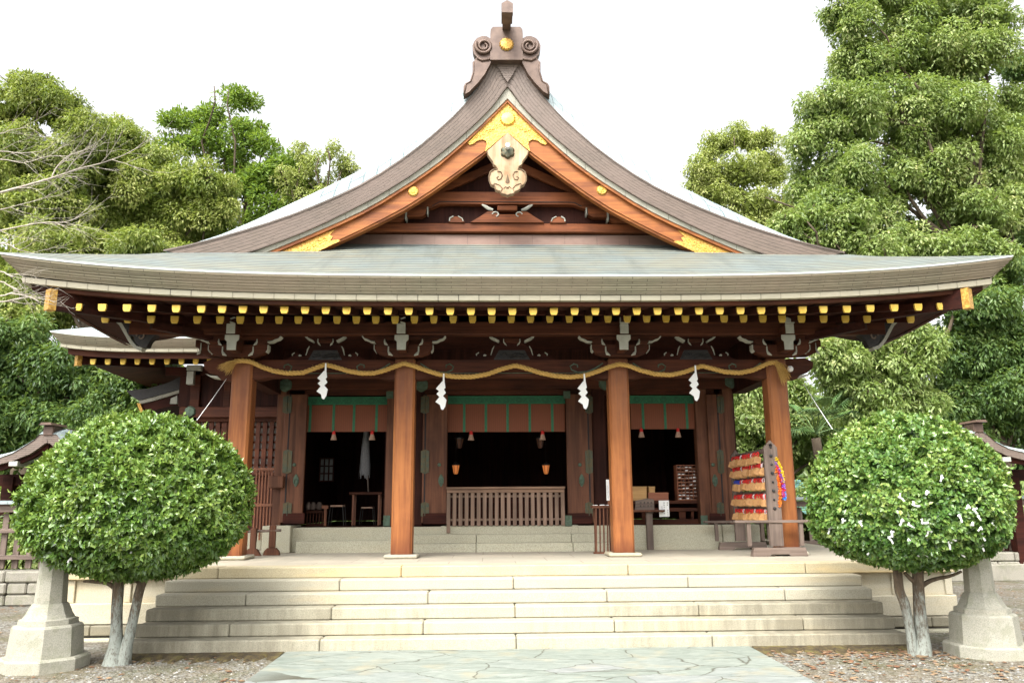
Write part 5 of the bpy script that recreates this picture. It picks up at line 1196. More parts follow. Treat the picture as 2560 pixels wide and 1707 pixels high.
WX('tie_beam', M['beam'], (411, 934, 640, 958), Y=16.62); WX('wall_plate', M['beamd'], (380, 842, 640, 862)); WX('upper_wall', M['wallw'], (411, 862, 645, 934), Y=16.8)
q = P(436, 945, Y=16.6); MB().disc((q[0], 16.61, q[2]), .11, .03, 20, 6, .1).build('bronze_boss', M['verd'], wing)
WX('painted_bracket', M['white'], (428, 852, 444, 882), (428, 838, 462, 850), Y=16.45, t=.12)
WX('lower_wall', M['wallw'], (411, 1088, 645, 1225), Y=16.8)
win = WX('paper_window', M['paper'], (440, 968, 640, 1088), Y=16.84, t=.02, bev=0)
b = MB()
for k in range(13): PX(b, 446+k*15.5, 962, 456+k*15.5, 1088, 16.74, .04, .003)
for k in range(6): PX(b, 440, 978+k*17.5, 640, 983+k*17.5, 16.79, .025, .002)
b.build('lattice', M['beam'], win)
WX('window_rail', M['beam'], (411, 958, 645, 968), (411, 1085, 645, 1092), Y=16.7)
# low slatted fence between the wing and the hall
Yf = 15.35
t = thing('slatted_fence', 'low orange-brown slatted fence between the left shrub and the folded doors', 'fence', P(605, 1208, Y=Yf))
for k in range(7): b = MB(); PX(b, 583+k*7.2, 1075, 587+k*7.2, 1240, Yf, .03, .004); b.build('slat', M['lattice'], t)
b = MB(); PX(b, 581, 1074, 631, 1080, Yf-.02, .07, .004); PX(b, 581, 1156, 631, 1163, Yf-.02, .07, .004); b.build_each('rail', M['lattice'], t)
b = MB(); PX(b, 617, 1092, 650, 1120, YD-.22, .14, .01); b.build('end_block', M['door'], t)
# small corridor roof seen end-on
Yc = 17.2
t = thing('corridor_roof', 'dark curved corner of a small roof left of the side wing post', 'roof', P(370, 900, Y=Yc))
def PP(pts, Y): return [tuple(float(v) for v in P(x, y, Y=Y)[[0, 2]]) for x, y in pts]
MB().prism(PP([(290, 897), (340, 892), (385, 879), (424, 860), (432, 872), (440, 886), (400, 897), (350, 911), (318, 919), (303, 910)], Yc), Yc, Yc+2.2).build('thatch_edge', M['iron'], t)
MB().prism(PP([(318, 920), (350, 912), (400, 898), (440, 886), (440, 892), (400, 905), (350, 920), (320, 927)], Yc), Yc+.02, Yc+2.2).build('pale_course', M['vergew'], t)
MB().prism(PP([(322, 928), (350, 921), (400, 906), (440, 893), (440, 925), (400, 930), (330, 945)], Yc), Yc+.06, Yc+2.2).build('bargeboard', M['beamd'], t)
MB().prism(PP([(314, 926), (322, 926), (330, 947), (322, 947)], Yc), Yc+.0, Yc+.1).build('gilt_corner_cap', M['gold'], t); MB().prism(PP([(392, 915), (407, 908), (407, 927), (390, 927)], Yc), Yc+.0, Yc+.05).build('painted_end', M['white'], t)
# gates either side
def gate(apex, s_, outer, inner, low, Y, lab):
    ax, ay = apex; A = P(ax, ay, Y=Y); t = thing('side_gate', lab, 'gate', (A[0], Y, 0))
    O = [P(x, y, Y=Y) for x, y in outer]; I = [P(x, y, Y=Y) for x, y in inner]; Lw = [P(x, y, Y=Y) for x, y in low]
    for m_ in (1, -1):
        f = lambda q: (q[0], q[2]) if m_ > 0 else (2*A[0]-q[0], q[2])
        MB().prism([f(q) for q in O]+[f(q) for q in I[::-1]], Y, Y+.5).build('verge_edge', M['verge'], t)
        rows = [[(f(q)[0], Y+dy, q[2]+dz) for q in O] for dy, dz in ((-.02, .0), (.1, .06), (.4, .14), (2.6, .14))]
        MB().grid(rows, flip=True).build('roof_slope', M['plates'], t)
        MB().prism([f(q) for q in I]+[f(q) for q in Lw[::-1]], Y+.1, Y+.2).build('bargeboard', M['beamd'], t)
        q = f(Lw[len(Lw)//2]); MB().box(q[0]-.09, q[0]+.09, Y+.0, Y+.5, q[1]-.02, q[1]+.08, .005).build('painted_end', M['white'], t)
        xp = A[0]+m_*1.25; MB().box(xp-.12, xp+.12, Y+.9, Y+1.14, 0, A[2]-.75, .01).build('post', M['beamd'], t)
    w = .11; z0 = float(O[0][2]); MB().box(A[0]-w, A[0]+w, Y-.02, Y+.35, z0-.05, z0+.17, .02).build('ridge_ornament', M['orn'], t)
    b = MB(); b.box(A[0]-w*.7, A[0]+w*.7, Y+.35, Y+2.6, z0+.05, z0+.16, .02); b.prism([(A[0]-.13, z0+.17), (A[0]+.13, z0+.17), (A[0]+.09, z0+.22), (A[0]-.09, z0+.22)], Y-.15, Y+.5); b.build('ridge', M['orn'], t)
    MB().box(A[0]-1.7, A[0]+1.7, Y+.95, Y+1.1, z0-1.05, z0-.8, .01).build('tie_beam', M['beamd'], t)
    MB().box(A[0]-1.6, A[0]+1.6, Y+1.3, Y+1.36, 0, z0-1.0).build('door_panel', M['wallw'], t)
    MB().box(A[0]-2.4, A[0]+2.4, Y+.8, Y+1.6, -.01, .35, .02).build('stone_sill', M['rock'], t)
z5 = lambda l: [((x/3.137)*.91875, (1000+y/3.137)*.91875) for x, y in l]; z6 = lambda l: [((2260+x/3.137)*.91875, (1000+y/3.137)*.91875) for x, y in l]
gate(z5([(375, 300)])[0], -1, z5([(375, 262), (310, 268), (270, 310), (200, 355), (100, 415), (0, 450), (-140, 480), (-260, 495)]), z5([(375, 335), (350, 340), (300, 378), (230, 424), (100, 474), (0, 502), (-140, 530), (-260, 545)]), z5([(375, 375), (350, 380), (300, 410), (230, 455), (100, 510), (0, 545), (-140, 570), (-240, 580)]), 17.0, 'small roofed gate half hidden by the left shrub')
gate(z6([(590, 280)])[0], 1, z6([(590, 238), (640, 262), (720, 330), (820, 380), (940, 410), (1080, 435), (1200, 450)]), z6([(590, 298), (630, 325), (700, 385), (810, 435), (940, 468), (1080, 490), (1200, 505)]), z6([(590, 345), (630, 370), (700, 425), (810, 475), (940, 500), (1080, 525), (1180, 535)]), 17.0, 'small roofed gate rising behind the right shrub')
def fence(x0, x1, Y, lab):
    t = thing('picket_fence', lab, 'fence', ((x0+x1)/2, Y, .5)); n_ = int((x1-x0)/.24)
    for z0, z1 in ((.78, .86), (1.25, 1.33), (1.62, 1.74)): MB().box(x0, x1, Y-.04, Y+.04, z0, z1, .006).build('rail', M['greyx'], t)
    b = MB()
    for i in range(n_): x = x0+.1+i*.24; b.box(x-.055, x+.055, Y+.045, Y+.09, .62, 1.60, .006)
    b.build('pickets', M['grey'], t)
    MB().box(x0-.05, x1+.05, Y-.12, Y+.2, 1.76, 1.83, .01).build('coping', M['plates'], t)
    w = thing('stone_wall', 'low mossy stone block wall under the fence %s' % ('at the far left edge' if x0 < 0 else 'at the far right'), 'stone wall', ((x0+x1)/2, Y, 0)); r2 = random.Random(int(x0*7))
    b = MB(); z = 0
    for k in range(3):
        x = x0-.2
        while x < x1+.1: dx = r2.uniform(.35, .75); b.box(x+.008, min(x+dx, x1+.2)-.008, Y-.3+r2.uniform(-.02, .02), Y+.3, z+.006, z+.195, .025); x += dx
        z += .20
    b.build('stone_blocks', M['rock'], w)
fence(-11.5, -6.9, 15.2, 'weathered picket fence beyond the left shrub'); fence(5.6, 12.5, 18.2, 'weathered picket fence beyond the right shrub')
# small auxiliary shrine with green copper roof
Ya = 19.5; A = P(1856, 1112, Y=Ya); t = thing('small_shrine', 'small shrine with green copper roof and crossed finials behind the right pillar', 'small shrine', (A[0]+.6, Ya, 0))
M['teal'] = shingle('green_copper_roof', (.20, .40, .37), (.16, .34, .32), (.07, .14, .13), .3, .09, .5, .1, .008, .5)
rows = []
for i in range(9): u_ = i/8; rows.append([(A[0]-.15+2.2*v_, Ya+1.3-1.5*u_-(.0), A[2]-.05-.80*u_**.75+.12*u_*u_) for v_ in (0, .25, .5, .75, 1)])
MB().grid(rows, flip=False).build('roof', M['teal'], t); MB().box(A[0]-.2, A[0]+2.1, Ya+1.2, Ya+1.4, A[2]-.1, A[2]+.08, .02).build('ridge', M['teal'], t)
for s_ in (-1, 1): MB().bar((A[0]-.1, Ya+1.25-s_*.4, A[2]-.1), (A[0]-.1, Ya+1.25+s_*.35, A[2]+.45), .05, .1).build('finial', M['teal'], t)
MB().tube([(A[0]-.45, Ya+1.25, A[2]+.1), (A[0]+.3, Ya+1.25, A[2]+.08)], .06, 8).build('ridge_log', M['teal'], t)
MB().box(A[0]+.1, A[0]+1.8, Ya+.3, Ya+1.2, 0, A[2]-.5).build('body', M['grey'], t)
MB().box(A[0]-.15, A[0]+2.05, Ya-.25, Ya-.15, A[2]-.80, A[2]-.70, .01).build('eave_board', M['grey'], t)
# ---------------------------------------------------------------- vegetation
def leafmat(name, stops, rough=.42, trans=.46, spec=.4, bumpy=0):
    m, n, b = newmat(name); at = n.nodes.new('ShaderNodeAttribute'); at.attribute_name = 'rnd'
    f = noise(n, coordnode(n, 'Object', (1, 1, 1)), .55, 3)
    k = mathn(n, 'ADD', mathn(n, 'MULTIPLY', at.outputs['Fac'], .62), mathn(n, 'MULTIPLY', f, .42)); c = ramp(n, k, stops)
    n.links.new(c, b.inputs['Base Color']); b.inputs['Roughness'].default_value = rough; b.inputs['Specular IOR Level'].default_value = spec
    tr = n.nodes.new('ShaderNodeBsdfTranslucent'); n.links.new(mix(n, .5, c, (.25, .32, .02), 'MIX'), tr.inputs['Color'])
    mx = n.nodes.new('ShaderNodeMixShader'); mx.inputs[0].default_value = trans
    n.links.new(b.outputs[0], mx.inputs[1]); n.links.new(tr.outputs[0], mx.inputs[2]); n.links.new(mx.outputs[0], n.nodes['Material Output'].inputs['Surface']); return m
def leaf_mesh(C_, axis, nrm, ln, wd, fold=.25):
    """C_: bases, axis: long direction, nrm: leaf normal"""
    n = len(C_); axis = axis/np.linalg.norm(axis, axis=1, keepdims=True); side = np.cross(axis, nrm); side /= np.linalg.norm(side, axis=1, keepdims=True)+1e-9
    nn_ = np.cross(side, axis); ln = ln[:, None]; wd = wd[:, None]
    V = np.stack([C_, C_+axis*ln*.45+side*wd*.5+nn_*wd*fold, C_+axis*ln-nn_*ln*.08, C_+axis*ln*.45-side*wd*.5+nn_*wd*fold], 1)
    i = np.arange(n)[:, None]*4; return V.reshape(-1, 3), np.concatenate([i+[0, 1, 2], i+[0, 2, 3]], 0)
def rdir(r, n): v = r.normal(size=(n, 3)); return v/np.linalg.norm(v, axis=1, keepdims=True)
def crown(blobs, seed, ln=.135, wd=.052, dens=.72, droop=.8, sub=20, subr=.33, inner=True, flat=.95):
    r = np.random.default_rng(seed); Cs = []; Ax = []; Nr = []; Ls = []; Ws = []; Rn = []
    for c, R in blobs:
        d = rdir(r, sub); d[:, 2] = np.abs(d[:, 2])*.9-.6*(r.random(sub) < .5); d /= np.linalg.norm(d, axis=1, keepdims=True)
        d[:, 1] -= .25
        for dd in d:
            rs = R*subr*r.uniform(.45, 1.5); cc = c+dd*R*r.uniform(.55, .95)*np.array([1, 1, flat]); hue = r.uniform(-.22, .22)
            n = int(dens*4*math.pi*rs*rs*.75/(ln*wd*.55)); q = rdir(r, n); q[:, 2] = q[:, 2]*.9+.25; q /= np.linalg.norm(q, axis=1, keepdims=True)
            p = cc+q*rs*(r.uniform(.72, 1.06, (n, 1))**.6)*np.where(r.random((n, 1)) < .14, 1.28, 1)*np.array([1, 1, .9])
            ax = q*.8+r.normal(0, .45, (n, 3)); ax[:, 2] -= droop; nr = q+r.normal(0, .45, (n, 3)); nr[:, 2] += .5
            Cs.append(p); Ax.append(ax); Nr.append(nr); Ls.append(ln*r.uniform(.65, 1.3, n)); Ws.append(wd*r.uniform(.7, 1.3, n)); Rn.append(np.clip(.5+hue+r.normal(0, .2, n), 0, 1))
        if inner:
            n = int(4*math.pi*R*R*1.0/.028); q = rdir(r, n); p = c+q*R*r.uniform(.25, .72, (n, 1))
            Cs.append(p); Ax.append(rdir(r, n)); Nr.append(rdir(r, n)); Ls.append(np.full(n, .24)); Ws.append(np.full(n, .13)); Rn.append(r.uniform(0, .35, n))  # inner leaves coloured dark, crown shade put into their tone
    V, F = leaf_mesh(np.concatenate(Cs), np.concatenate(Ax), np.concatenate(Nr), np.concatenate(Ls), np.concatenate(Ws)); rn = np.concatenate(Rn)
    return V, F, np.repeat(rn, 4)
bark = wood('bark', (.06, .045, .03), (.14, .11, .08), 'z', .9, (.05, .04, .025), grain=9, spec=.1)
def limb(b, a, c, r0, r1, rr, seg=7, wob=.12, n=7):
    a, c = np.array(a, float), np.array(c, float); L_ = np.linalg.norm(c-a); pts = []
    off = np.zeros(3)
    for i in range(seg+1):
        t_ = i/seg; pts.append(a*(1-t_)+c*t_+off+np.array([0, 0, .12*L_*math.sin(math.pi*t_)])); off = off+np.array([rr.uniform(-1, 1), rr.uniform(-1, 1), rr.uniform(-.5, .5)])*wob*L_/seg*(1 if i < seg-1 else 0)
    b.tube(pts, [r0+(r1-r0)*i/seg for i in range(seg+1)], n); return pts
def tree(lab, bl, Y, mat, seed, trunkx=None, grp=None, tr=.28, ydep=.4, fill=True, **kw):
    k = 1829.0; rr = random.Random(seed); blobs = []
    for (px, py, rp) in bl:
        R = rp*Y/k*1.02; yy = Y+rr.uniform(-ydep, ydep)*R*1.6; q = P(px, py, Y=yy); blobs.append((np.array(q), R))
    base_ = list(blobs)
    if fill:
        for i, (c, R) in enumerate(base_):
            nb = sorted(base_, key=lambda o: np.linalg.norm(o[0]-c))[1:4]
            for c2, R2 in nb[:2]: blobs.append(((c+c2)/2+np.array([rr.uniform(-.2, .2), rr.uniform(0, .7)*R, -.15*R]), (R+R2)*.37))
    c0 = np.mean([c for c, R in blobs], 0); zmin = min(c[2]-R for c, R in blobs)
    bx0 = c0[0] if trunkx is None else float(P(trunkx, 1000, Y=Y)[0])
    t = thing('tree', lab, 'tree', (bx0, Y+.3, 0), grp)
    b = MB(); top = np.array([c0[0]*.6+bx0*.4, Y+.3, max(c0[2]-.3, 2)]); limb(b, (bx0, Y+.3, 0), top, tr*1.25, tr*.6, rr, 8, .06, 9)
    for c, R in base_:
        z0 = min(max(1.8, c[2]*.55), top[2]); f_ = z0/top[2]; limb(b, (bx0*(1-f_)+top[0]*f_, Y+.3, z0), c-(0, -R*.25, R*.2), tr*.26, .02, rr, 8, .42, 6)
        for _ in range(3): d_ = np.array([rr.uniform(-1, 1), rr.uniform(-1, .3), rr.uniform(-.2, 1)]); limb(b, c-(0, 0, R*.2), c+d_*R*.85, .04, .012, rr, 4, .2, 5)
    b.build('trunk', bark, t, True)
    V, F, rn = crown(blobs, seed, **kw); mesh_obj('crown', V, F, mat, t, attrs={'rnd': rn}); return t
G = {}
G['olive'] = leafmat('olive_green_leaves', [(.12, (.08, .12, .025)), (.4, (.19, .25, .055)), (.62, (.31, .36, .09)), (.88, (.50, .50, .18))])
G['yellow'] = leafmat('yellow_green_leaves', [(.12, (.09, .14, .025)), (.4, (.22, .29, .06)), (.62, (.35, .40, .10)), (.88, (.56, .56, .20))])
G['conif'] = leafmat('cypress_sprays', [(.15, (.07, .13, .02)), (.45, (.16, .27, .04)), (.72, (.25, .37, .06)), (.84, (.30, .38, .08)), (.90, (.52, .24, .07))], .6)
G['pale'] = leafmat('pale_leaves', [(.12, (.18, .23, .05)), (.4, (.33, .39, .10)), (.7, (.46, .50, .17)), (.9, (.60, .60, .24))])
G['dark'] = leafmat('dark_glossy_leaves', [(.15, (.035, .075, .025)), (.42, (.09, .165, .05)), (.66, (.17, .27, .08)), (.9, (.32, .40, .14))], .35)
G['mid'] = leafmat('mid_green_leaves', [(.12, (.09, .15, .04)), (.38, (.20, .29, .075)), (.6, (.33, .42, .14)), (.82, (.50, .55, .25)), (.95, (.62, .54, .20))], .38)
tree('tall olive green evergreen at the far left edge rising above its neighbours', [(60, 235, 62), (140, 260, 60), (10, 320, 75), (110, 205, 40), (190, 330, 60), (80, 360, 85), (-20, 430, 80), (150, 400, 75), (-60, 300, 80), (205, 290, 38), (60, 190, 30), (160, 480, 70), (60, 500, 80)], 24, G['olive'], 11, trunkx=60, dens=.75)
tree('yellow green rounded tree left of the roof gable', [(268, 292, 34), (300, 350, 60), (375, 395, 65), (250, 400, 70), (450, 425, 60), (510, 430, 42), (340, 460, 75), (425, 500, 75), (500, 500, 62), (210, 480, 70), (280, 535, 70), (380, 560, 60), (160, 545, 60)], 26, G['yellow'], 12, dens=.75)
tree('conifer with rust tipped sprays and a spiky top left of the gable', [(530, 232, 34), (578, 240, 24), (500, 285, 44), (430, 290, 36), (390, 285, 28), (555, 318, 38), (470, 330, 40), (600, 345, 40), (520, 370, 50), (640, 400, 45), (600, 430, 50), (665, 380, 28), (645, 480, 50), (560, 440, 45), (600, 520, 50), (410, 340, 34), (700, 450, 34), (595, 300, 18)], 30, G['conif'], 13, ln=.20, wd=.075, sub=14, subr=.42, droop=.1, dens=.85, inner=False, flat=.7, fill=False)
tree('small pale green tree just left of the roof slope', [(760, 362, 32), (795, 385, 26), (715, 370, 34), (735, 425, 38), (690, 345, 22), (700, 400, 34), (780, 400, 24), (690, 460, 44), (740, 455, 36), (805, 392, 22), (660, 420, 36)], 29, G['pale'], 14, dens=.75, sub=12, inner=False, fill=False)
tree('dark leafy tree over the left side wing', [(30, 620, 85), (120, 585, 70), (220, 580, 60), (330, 575, 55), (200, 660, 70), (40, 720, 80), (130, 700, 70), (330, 640, 50), (420, 585, 30)], 21, G['olive'], 15, trunkx=150)
tree('dark glossy evergreen below the left side wing eave', [(60, 830, 85), (160, 860, 75), (250, 880, 65), (340, 880, 55), (20, 930, 80), (120, 960, 75), (230, 970, 70), (390, 900, 40), (-30, 780, 80), (320, 960, 60), (40, 1040, 60)], 20, G['dark'], 16, trunkx=200)
tree('towering broad evergreen filling the upper right corner', [(1955, 70, 60), (2070, 10, 85), (2190, 20, 95), (2290, 40, 55), (1985, 165, 75), (2110, 120, 90), (2230, 150, 90), (1925, 230, 55), (1870, 250, 40), (1960, 290, 85), (2080, 270, 95), (2200, 270, 80), (1855, 340, 50), (1950, 400, 80), (2060, 420, 80), (2325, 240, 50), (2160, 390, 60), (1850, 440, 45), (1885, 490, 60), (2000, 520, 70), (2290, 420, 60), (1930, -30, 40), (2270, 330, 70), (2180, 440, 60), (2340, 330, 60), (2260, 500, 60), (2330, 480, 60), (2100, 350, 60)], 21, G['mid'], 17, trunkx=2420, dens=.75, tr=.3)
tree('darker evergreen at the right edge behind the towering one', [(2340, 380, 70), (2300, 480, 80), (2190, 500, 70), (2350, 160, 55), (2120, 560, 70), (2230, 590, 70), (2340, 600, 70), (2010, 570, 50), (2400, 300, 80)], 24, G['dark'], 18, trunkx=2300)
tree('pale domed tree right of the roof slope', [(1640, 335, 34), (1700, 318, 38), (1755, 325, 34), (1618, 395, 42), (1700, 395, 55), (1775, 400, 45), (1645, 455, 42), (1725, 470, 50), (1795, 480, 45), (1592, 425, 22), (1760, 540, 45)], 30, G['pale'], 19, dens=.8, sub=13)
tree('leafy evergreen crown just above the right hip of the roof', [(1830, 560, 45), (1890, 560, 45), (1950, 570, 45), (2010, 590, 50), (2080, 570, 50), (2150, 580, 50), (1860, 500, 40), (1960, 510, 50), (1800, 520, 32), (2220, 560, 50), (2280, 600, 50)], 20, G['mid'], 23, trunkx=2100)
tree('leafy evergreen under the right end of the eave', [(1990, 790, 60), (1930, 850, 60), (2060, 860, 70), (1960, 900, 60), (2120, 800, 55), (2010, 960, 60), (2080, 720, 50), (2110, 930, 55), (1900, 800, 40)], 19, G['mid'], 20, trunkx=2160)
tree('dark evergreen mass behind the right shrub', [(2230, 720, 80), (2310, 650, 70), (2210, 830, 80), (2310, 800, 80), (2290, 920, 80), (2180, 930, 70), (2350, 990, 60), (2220, 1030, 60), (2120, 1000, 60), (2380, 880, 80)], 20.5, G['dark'], 21, trunkx=2310)
tree('bright green tree seen between the two right pillars', [(1720, 900, 45), (1760, 960, 50), (1700, 980, 45), (1740, 1040, 50), (1820, 900, 50), (1850, 980, 55), (1900, 1040, 55), (1680, 1060, 40), (1790, 850, 40)], 22, G['mid'], 22, ln=.12, wd=.055)
# distant woods closing the view
bl = []; r_ = random.Random(8)
for i in range(90):
    x = -75+150*i/89+r_.uniform(-1, 1); y = 37+r_.uniform(-3, 4)
    for z_, R in ((1.5, 2.6), (4.8, 2.4)): bl.append((np.array([x+r_.uniform(-1, 1), y, z_+r_.uniform(-.5, .5)]), R*r_.uniform(.9, 1.2)))
V, F, rn = crown(bl, 31, ln=.5, wd=.26, dens=.8, sub=9, subr=.5)
tag(mesh_obj('distant_woods', V, F, G['dark'], attrs={'rnd': rn}), kind='stuff')
# undergrowth behind fences
bl = []
for x0, x1, y in ((-14, -5.6, 18.6), (5.6, 15, 20.4)):
    for i in range(12): bl.append((np.array([x0+(x1-x0)*i/11+r_.uniform(-.3, .3), y+r_.uniform(-.4, .4), .7+r_.uniform(-.2, .4)]), .95))
V, F, rn = crown(bl, 32, ln=.14, wd=.07, dens=.8, sub=9, subr=.5); tag(mesh_obj('undergrowth', V, F, G['mid'], attrs={'rnd': rn}), kind='stuff')
# fan palm
def palm(px, py, Y, seed):
    q = P(px, py, Y=Y); r2 = random.Random(seed); t = thing('fan_palm', 'fan palm with drooping split fronds right of the outer pillar', 'palm', (q[0], Y, 0))
    MB().tube([(q[0], Y, 0), (q[0]+.1, Y, q[2]*.5), (q[0], Y, q[2]-.2)], [.13, .11, .1], 9).build('trunk', bark, t, True)
    pm = plain('palm_leaf', (.12, .20, .05), (.06, .13, .035), 3, .45)
    for k in range(17):
        a = k*2.4; el = r2.uniform(-.5, .9); L_ = r2.uniform(.55, .9); h = np.array([math.cos(a)*math.cos(el), math.sin(a)*math.cos(el), math.sin(el)]); hub = np.array([q[0], Y, q[2]])+h*L_
        b = MB(); b.tube([(q[0], Y, q[2]-.1), (np.array([q[0], Y, q[2]])+hub)/2+(0, 0, .06), hub], .011, 5); sd = np.cross(h, (0, 0, 1)); sd /= np.linalg.norm(sd)
        for j in range(22):
            th = -1.5+3.0*j/21; d_ = h*math.cos(th)+sd*math.sin(th); l_ = .55*(1-.12*abs(th)); w_ = np.cross(d_, (0, 0, 1.0)); w_ /= np.linalg.norm(w_)+1e-6
            p1 = hub+d_*l_*.5+(0, 0, .02); p2 = hub+d_*l_+(0, 0, -.16); b.add([hub, p1+w_*.016, p2, p1-w_*.016], [(0, 1, 2, 3)])
        b.build('frond', pm, t)
palm(1872, 985, 17.2, 3)
# ---------------------------------------------------------------- clipped round shrubs
def barkpale(name, ztop):
    m, n, b = newmat(name); ob = coordnode(n, 'Object', (1, 1, 1)); f = noise(n, coordnode(n, 'Object', (9, 9, 2.5)), 1.6, 6, .7); sx = n.nodes.new('ShaderNodeSeparateXYZ'); n.links.new(ob, sx.inputs[0])
    c = ramp(n, f, [(.3, (.05, .035, .022)), (.6, (.14, .10, .065)), (.8, (.2, .17, .1))])
    z = mathn(n, 'MULTIPLY', mathn(n, 'SUBTRACT', ztop, sx.outputs[2]), 1.3); k = mathn(n, 'ADD', mathn(n, 'MULTIPLY', noise(n, coordnode(n, 'Object', (11, 11, 4)), 1.3, 6, .8), 2.3), mathn(n, 'SUBTRACT', mathn(n, 'MULTIPLY', z, .7), .25))
    c = mix(n, ramp(n, k, [(.92/2, (0, 0, 0)), (.62, (.85, .85, .85))]) if False else ramp(n, mathn(n, 'MULTIPLY', k, .5), [(.58, (0, 0, 0)), (.74, (.85, .85, .85))]), c, (.28, .31, .275))
    fk = noise(n, coordnode(n, 'Object', (26, 26, 9)), 1.4, 6, .8); c = mix(n, ramp(n, fk, [(.50, (0, 0, 0)), (.60, (.8, .8, .8))]), c, (.075, .06, .04))
    n.links.new(c, b.inputs['Base Color']); b.inputs['Roughness'].default_value = .9; bump(n, b, f, .9, .02); return m
def shrub(lab, cP, L_, R_, T_p, B_p, Y, mat, seed, n, ln, wd, stems, holes=(), bmat=None):
    l, r, tp, bt = P(*L_, Y=Y), P(*R_, Y=Y), P(*T_p, Y=Y), P(*B_p, Y=Y); c = np.array([(l[0]+r[0])/2, Y, P(*cP, Y=Y)[2]]); rx = (r[0]-l[0])/2; ru = tp[2]-c[2]; rd = c[2]-bt[2]
    g_ = np.random.default_rng(seed); t = thing('clipped_shrub', lab, 'shrub', (c[0], Y, 0), None)
    def surf(d, k=1.0):
        s_ = np.where(d[:, 2] > 0, ru, rd)[:, None]; dd = d.copy()
        dd[:, 2] = np.where(d[:, 2] < 0, -np.abs(d[:, 2])**.8, d[:, 2]); a = np.arctan2(d[:, 1], d[:, 0]); e = d[:, 2]
        w = 1+.03*np.sin(3*a+seed)*np.cos(4*e+1)+.026*np.sin(7*a+2*seed+5*e)+.022*np.sin(13*a+9*e+seed)+.012*np.sin(29*a+seed)*np.cos(23*e)
        return c+np.concatenate([dd[:, :1]*rx, dd[:, 1:2]*rx*.92, dd[:, 2:3]*s_], 1)*w[:, None]*k
    d = rdir(g_, n); clump = np.sin(d[:, 0]*17+seed)*np.sin(d[:, 2]*19+1)*np.sin(d[:, 1]*16+2); d2 = d
    k = 1-np.abs(g_.normal(0, .04, n))-.085*(clump < -.10)+.03*(g_.random(n) < .07)*g_.random(n)
    p = surf(d, 1)
    p = c+(p-c)*k[:, None]; keep = np.ones(n, bool)
    for hd, hr in holes: keep &= ~((d@np.array(hd)/np.linalg.norm(hd) > hr) & (g_.random(n) < .75))
    p, d = p[keep], d[keep]; n = len(p)
    ax = d*.30+g_.normal(0, .55, (n, 3)); ax[:, 2] += np.where(d[:, 2] > .1, .15, -.35); nr = d*1.0+g_.normal(0, .38, (n, 3)); nr[:, 2] += .30
    V, F = leaf_mesh(p, ax, nr, ln*g_.uniform(.7, 1.3, n), wd*g_.uniform(.75, 1.25, n), .18)
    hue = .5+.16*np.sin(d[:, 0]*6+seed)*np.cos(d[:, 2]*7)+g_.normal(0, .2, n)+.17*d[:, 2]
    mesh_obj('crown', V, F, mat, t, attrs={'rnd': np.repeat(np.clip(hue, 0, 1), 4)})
    sc_ = []; sa_ = []; sn_ = []
    for dd in rdir(g_, 260):
        if dd[2] < -.5: continue
        b0 = surf(dd[None], .97)[0]; ax0 = dd*.8+np.array([0, 0, .5])+g_.normal(0, .3, 3); ax0 /= np.linalg.norm(ax0); L0 = g_.uniform(.05, .13)
        for q in range(6): sc_.append(b0+ax0*L0*q/5); sa_.append(ax0*.6+g_.normal(0, .6, 3)); sn_.append(dd+g_.normal(0, .5, 3))
    V, F = leaf_mesh(np.array(sc_), np.array(sa_), np.array(sn_), ln*g_.uniform(.6, 1.1, len(sc_)), wd*g_.uniform(.7, 1.1, len(sc_)), .18)
    mesh_obj('young_shoots', V, F, mat, t, attrs={'rnd': np.repeat(np.clip(g_.normal(.75, .15, len(sc_)), 0, 1), 4)})
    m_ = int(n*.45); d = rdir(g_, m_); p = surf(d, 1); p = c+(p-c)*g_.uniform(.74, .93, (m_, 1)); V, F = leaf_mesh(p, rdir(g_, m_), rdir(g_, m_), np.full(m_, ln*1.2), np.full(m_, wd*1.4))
    mesh_obj('inner_foliage', V, F, mat, t, attrs={'rnd': np.repeat(g_.uniform(0, .4, m_), 4)})  # core leaves take only dark tones, painting the shade inside the dome
    b = MB(); rr = random.Random(seed)
    for pts, rad in stems:
        w = [P(x/1.0*.91875, y*.91875, Y=Y+dy) for x, y, dy in pts]; w[-1] = np.array([w[-1][0], w[-1][1], -.03]); b.tube(fine(w), np.interp(np.linspace(0, 1, 4*(len(w)-1)+1), np.linspace(0, 1, len(rad)), rad), 12)
        for _ in range(9): d_ = rdir(np.random.default_rng(rr.randrange(9999)), 1)[0]; d_[2] = abs(d_[2]); limb(b, w[0], c+d_*np.array([rx, rx, ru])*.8, .03, .006, rr, 6, .15, 5)
    b.build('trunk', bmat, t, True); return t, c, (rx, ru, rd), surf
def fine(w):
    w = [np.array(q, float) for q in w]; out = []
    for i in range(len(w)-1):
        p0, p1, p2, p3 = w[max(i-1, 0)], w[i], w[i+1], w[min(i+2, len(w)-1)]
        for k in range(4): t = k/4; out.append(.5*((2*p1)+(-p0+p2)*t+(2*p0-5*p1+4*p2-p3)*t*t+(-p0+3*p1-3*p2+p3)*t**3))
    return out+[w[-1]]
G['sh1'] = leafmat('camellia_leaves', [(.08, (.034, .076, .015)), (.33, (.08, .165, .028)), (.58, (.15, .25, .042)), (.82, (.26, .35, .075)), (.96, (.46, .38, .09))], .3, .2, .6)
G['sh2'] = leafmat('rounded_glossy_leaves', [(.08, (.03, .08, .02)), (.32, (.075, .17, .035)), (.58, (.16, .27, .055)), (.80, (.29, .37, .09)), (.95, (.55, .46, .12))], .3, .22, .6)
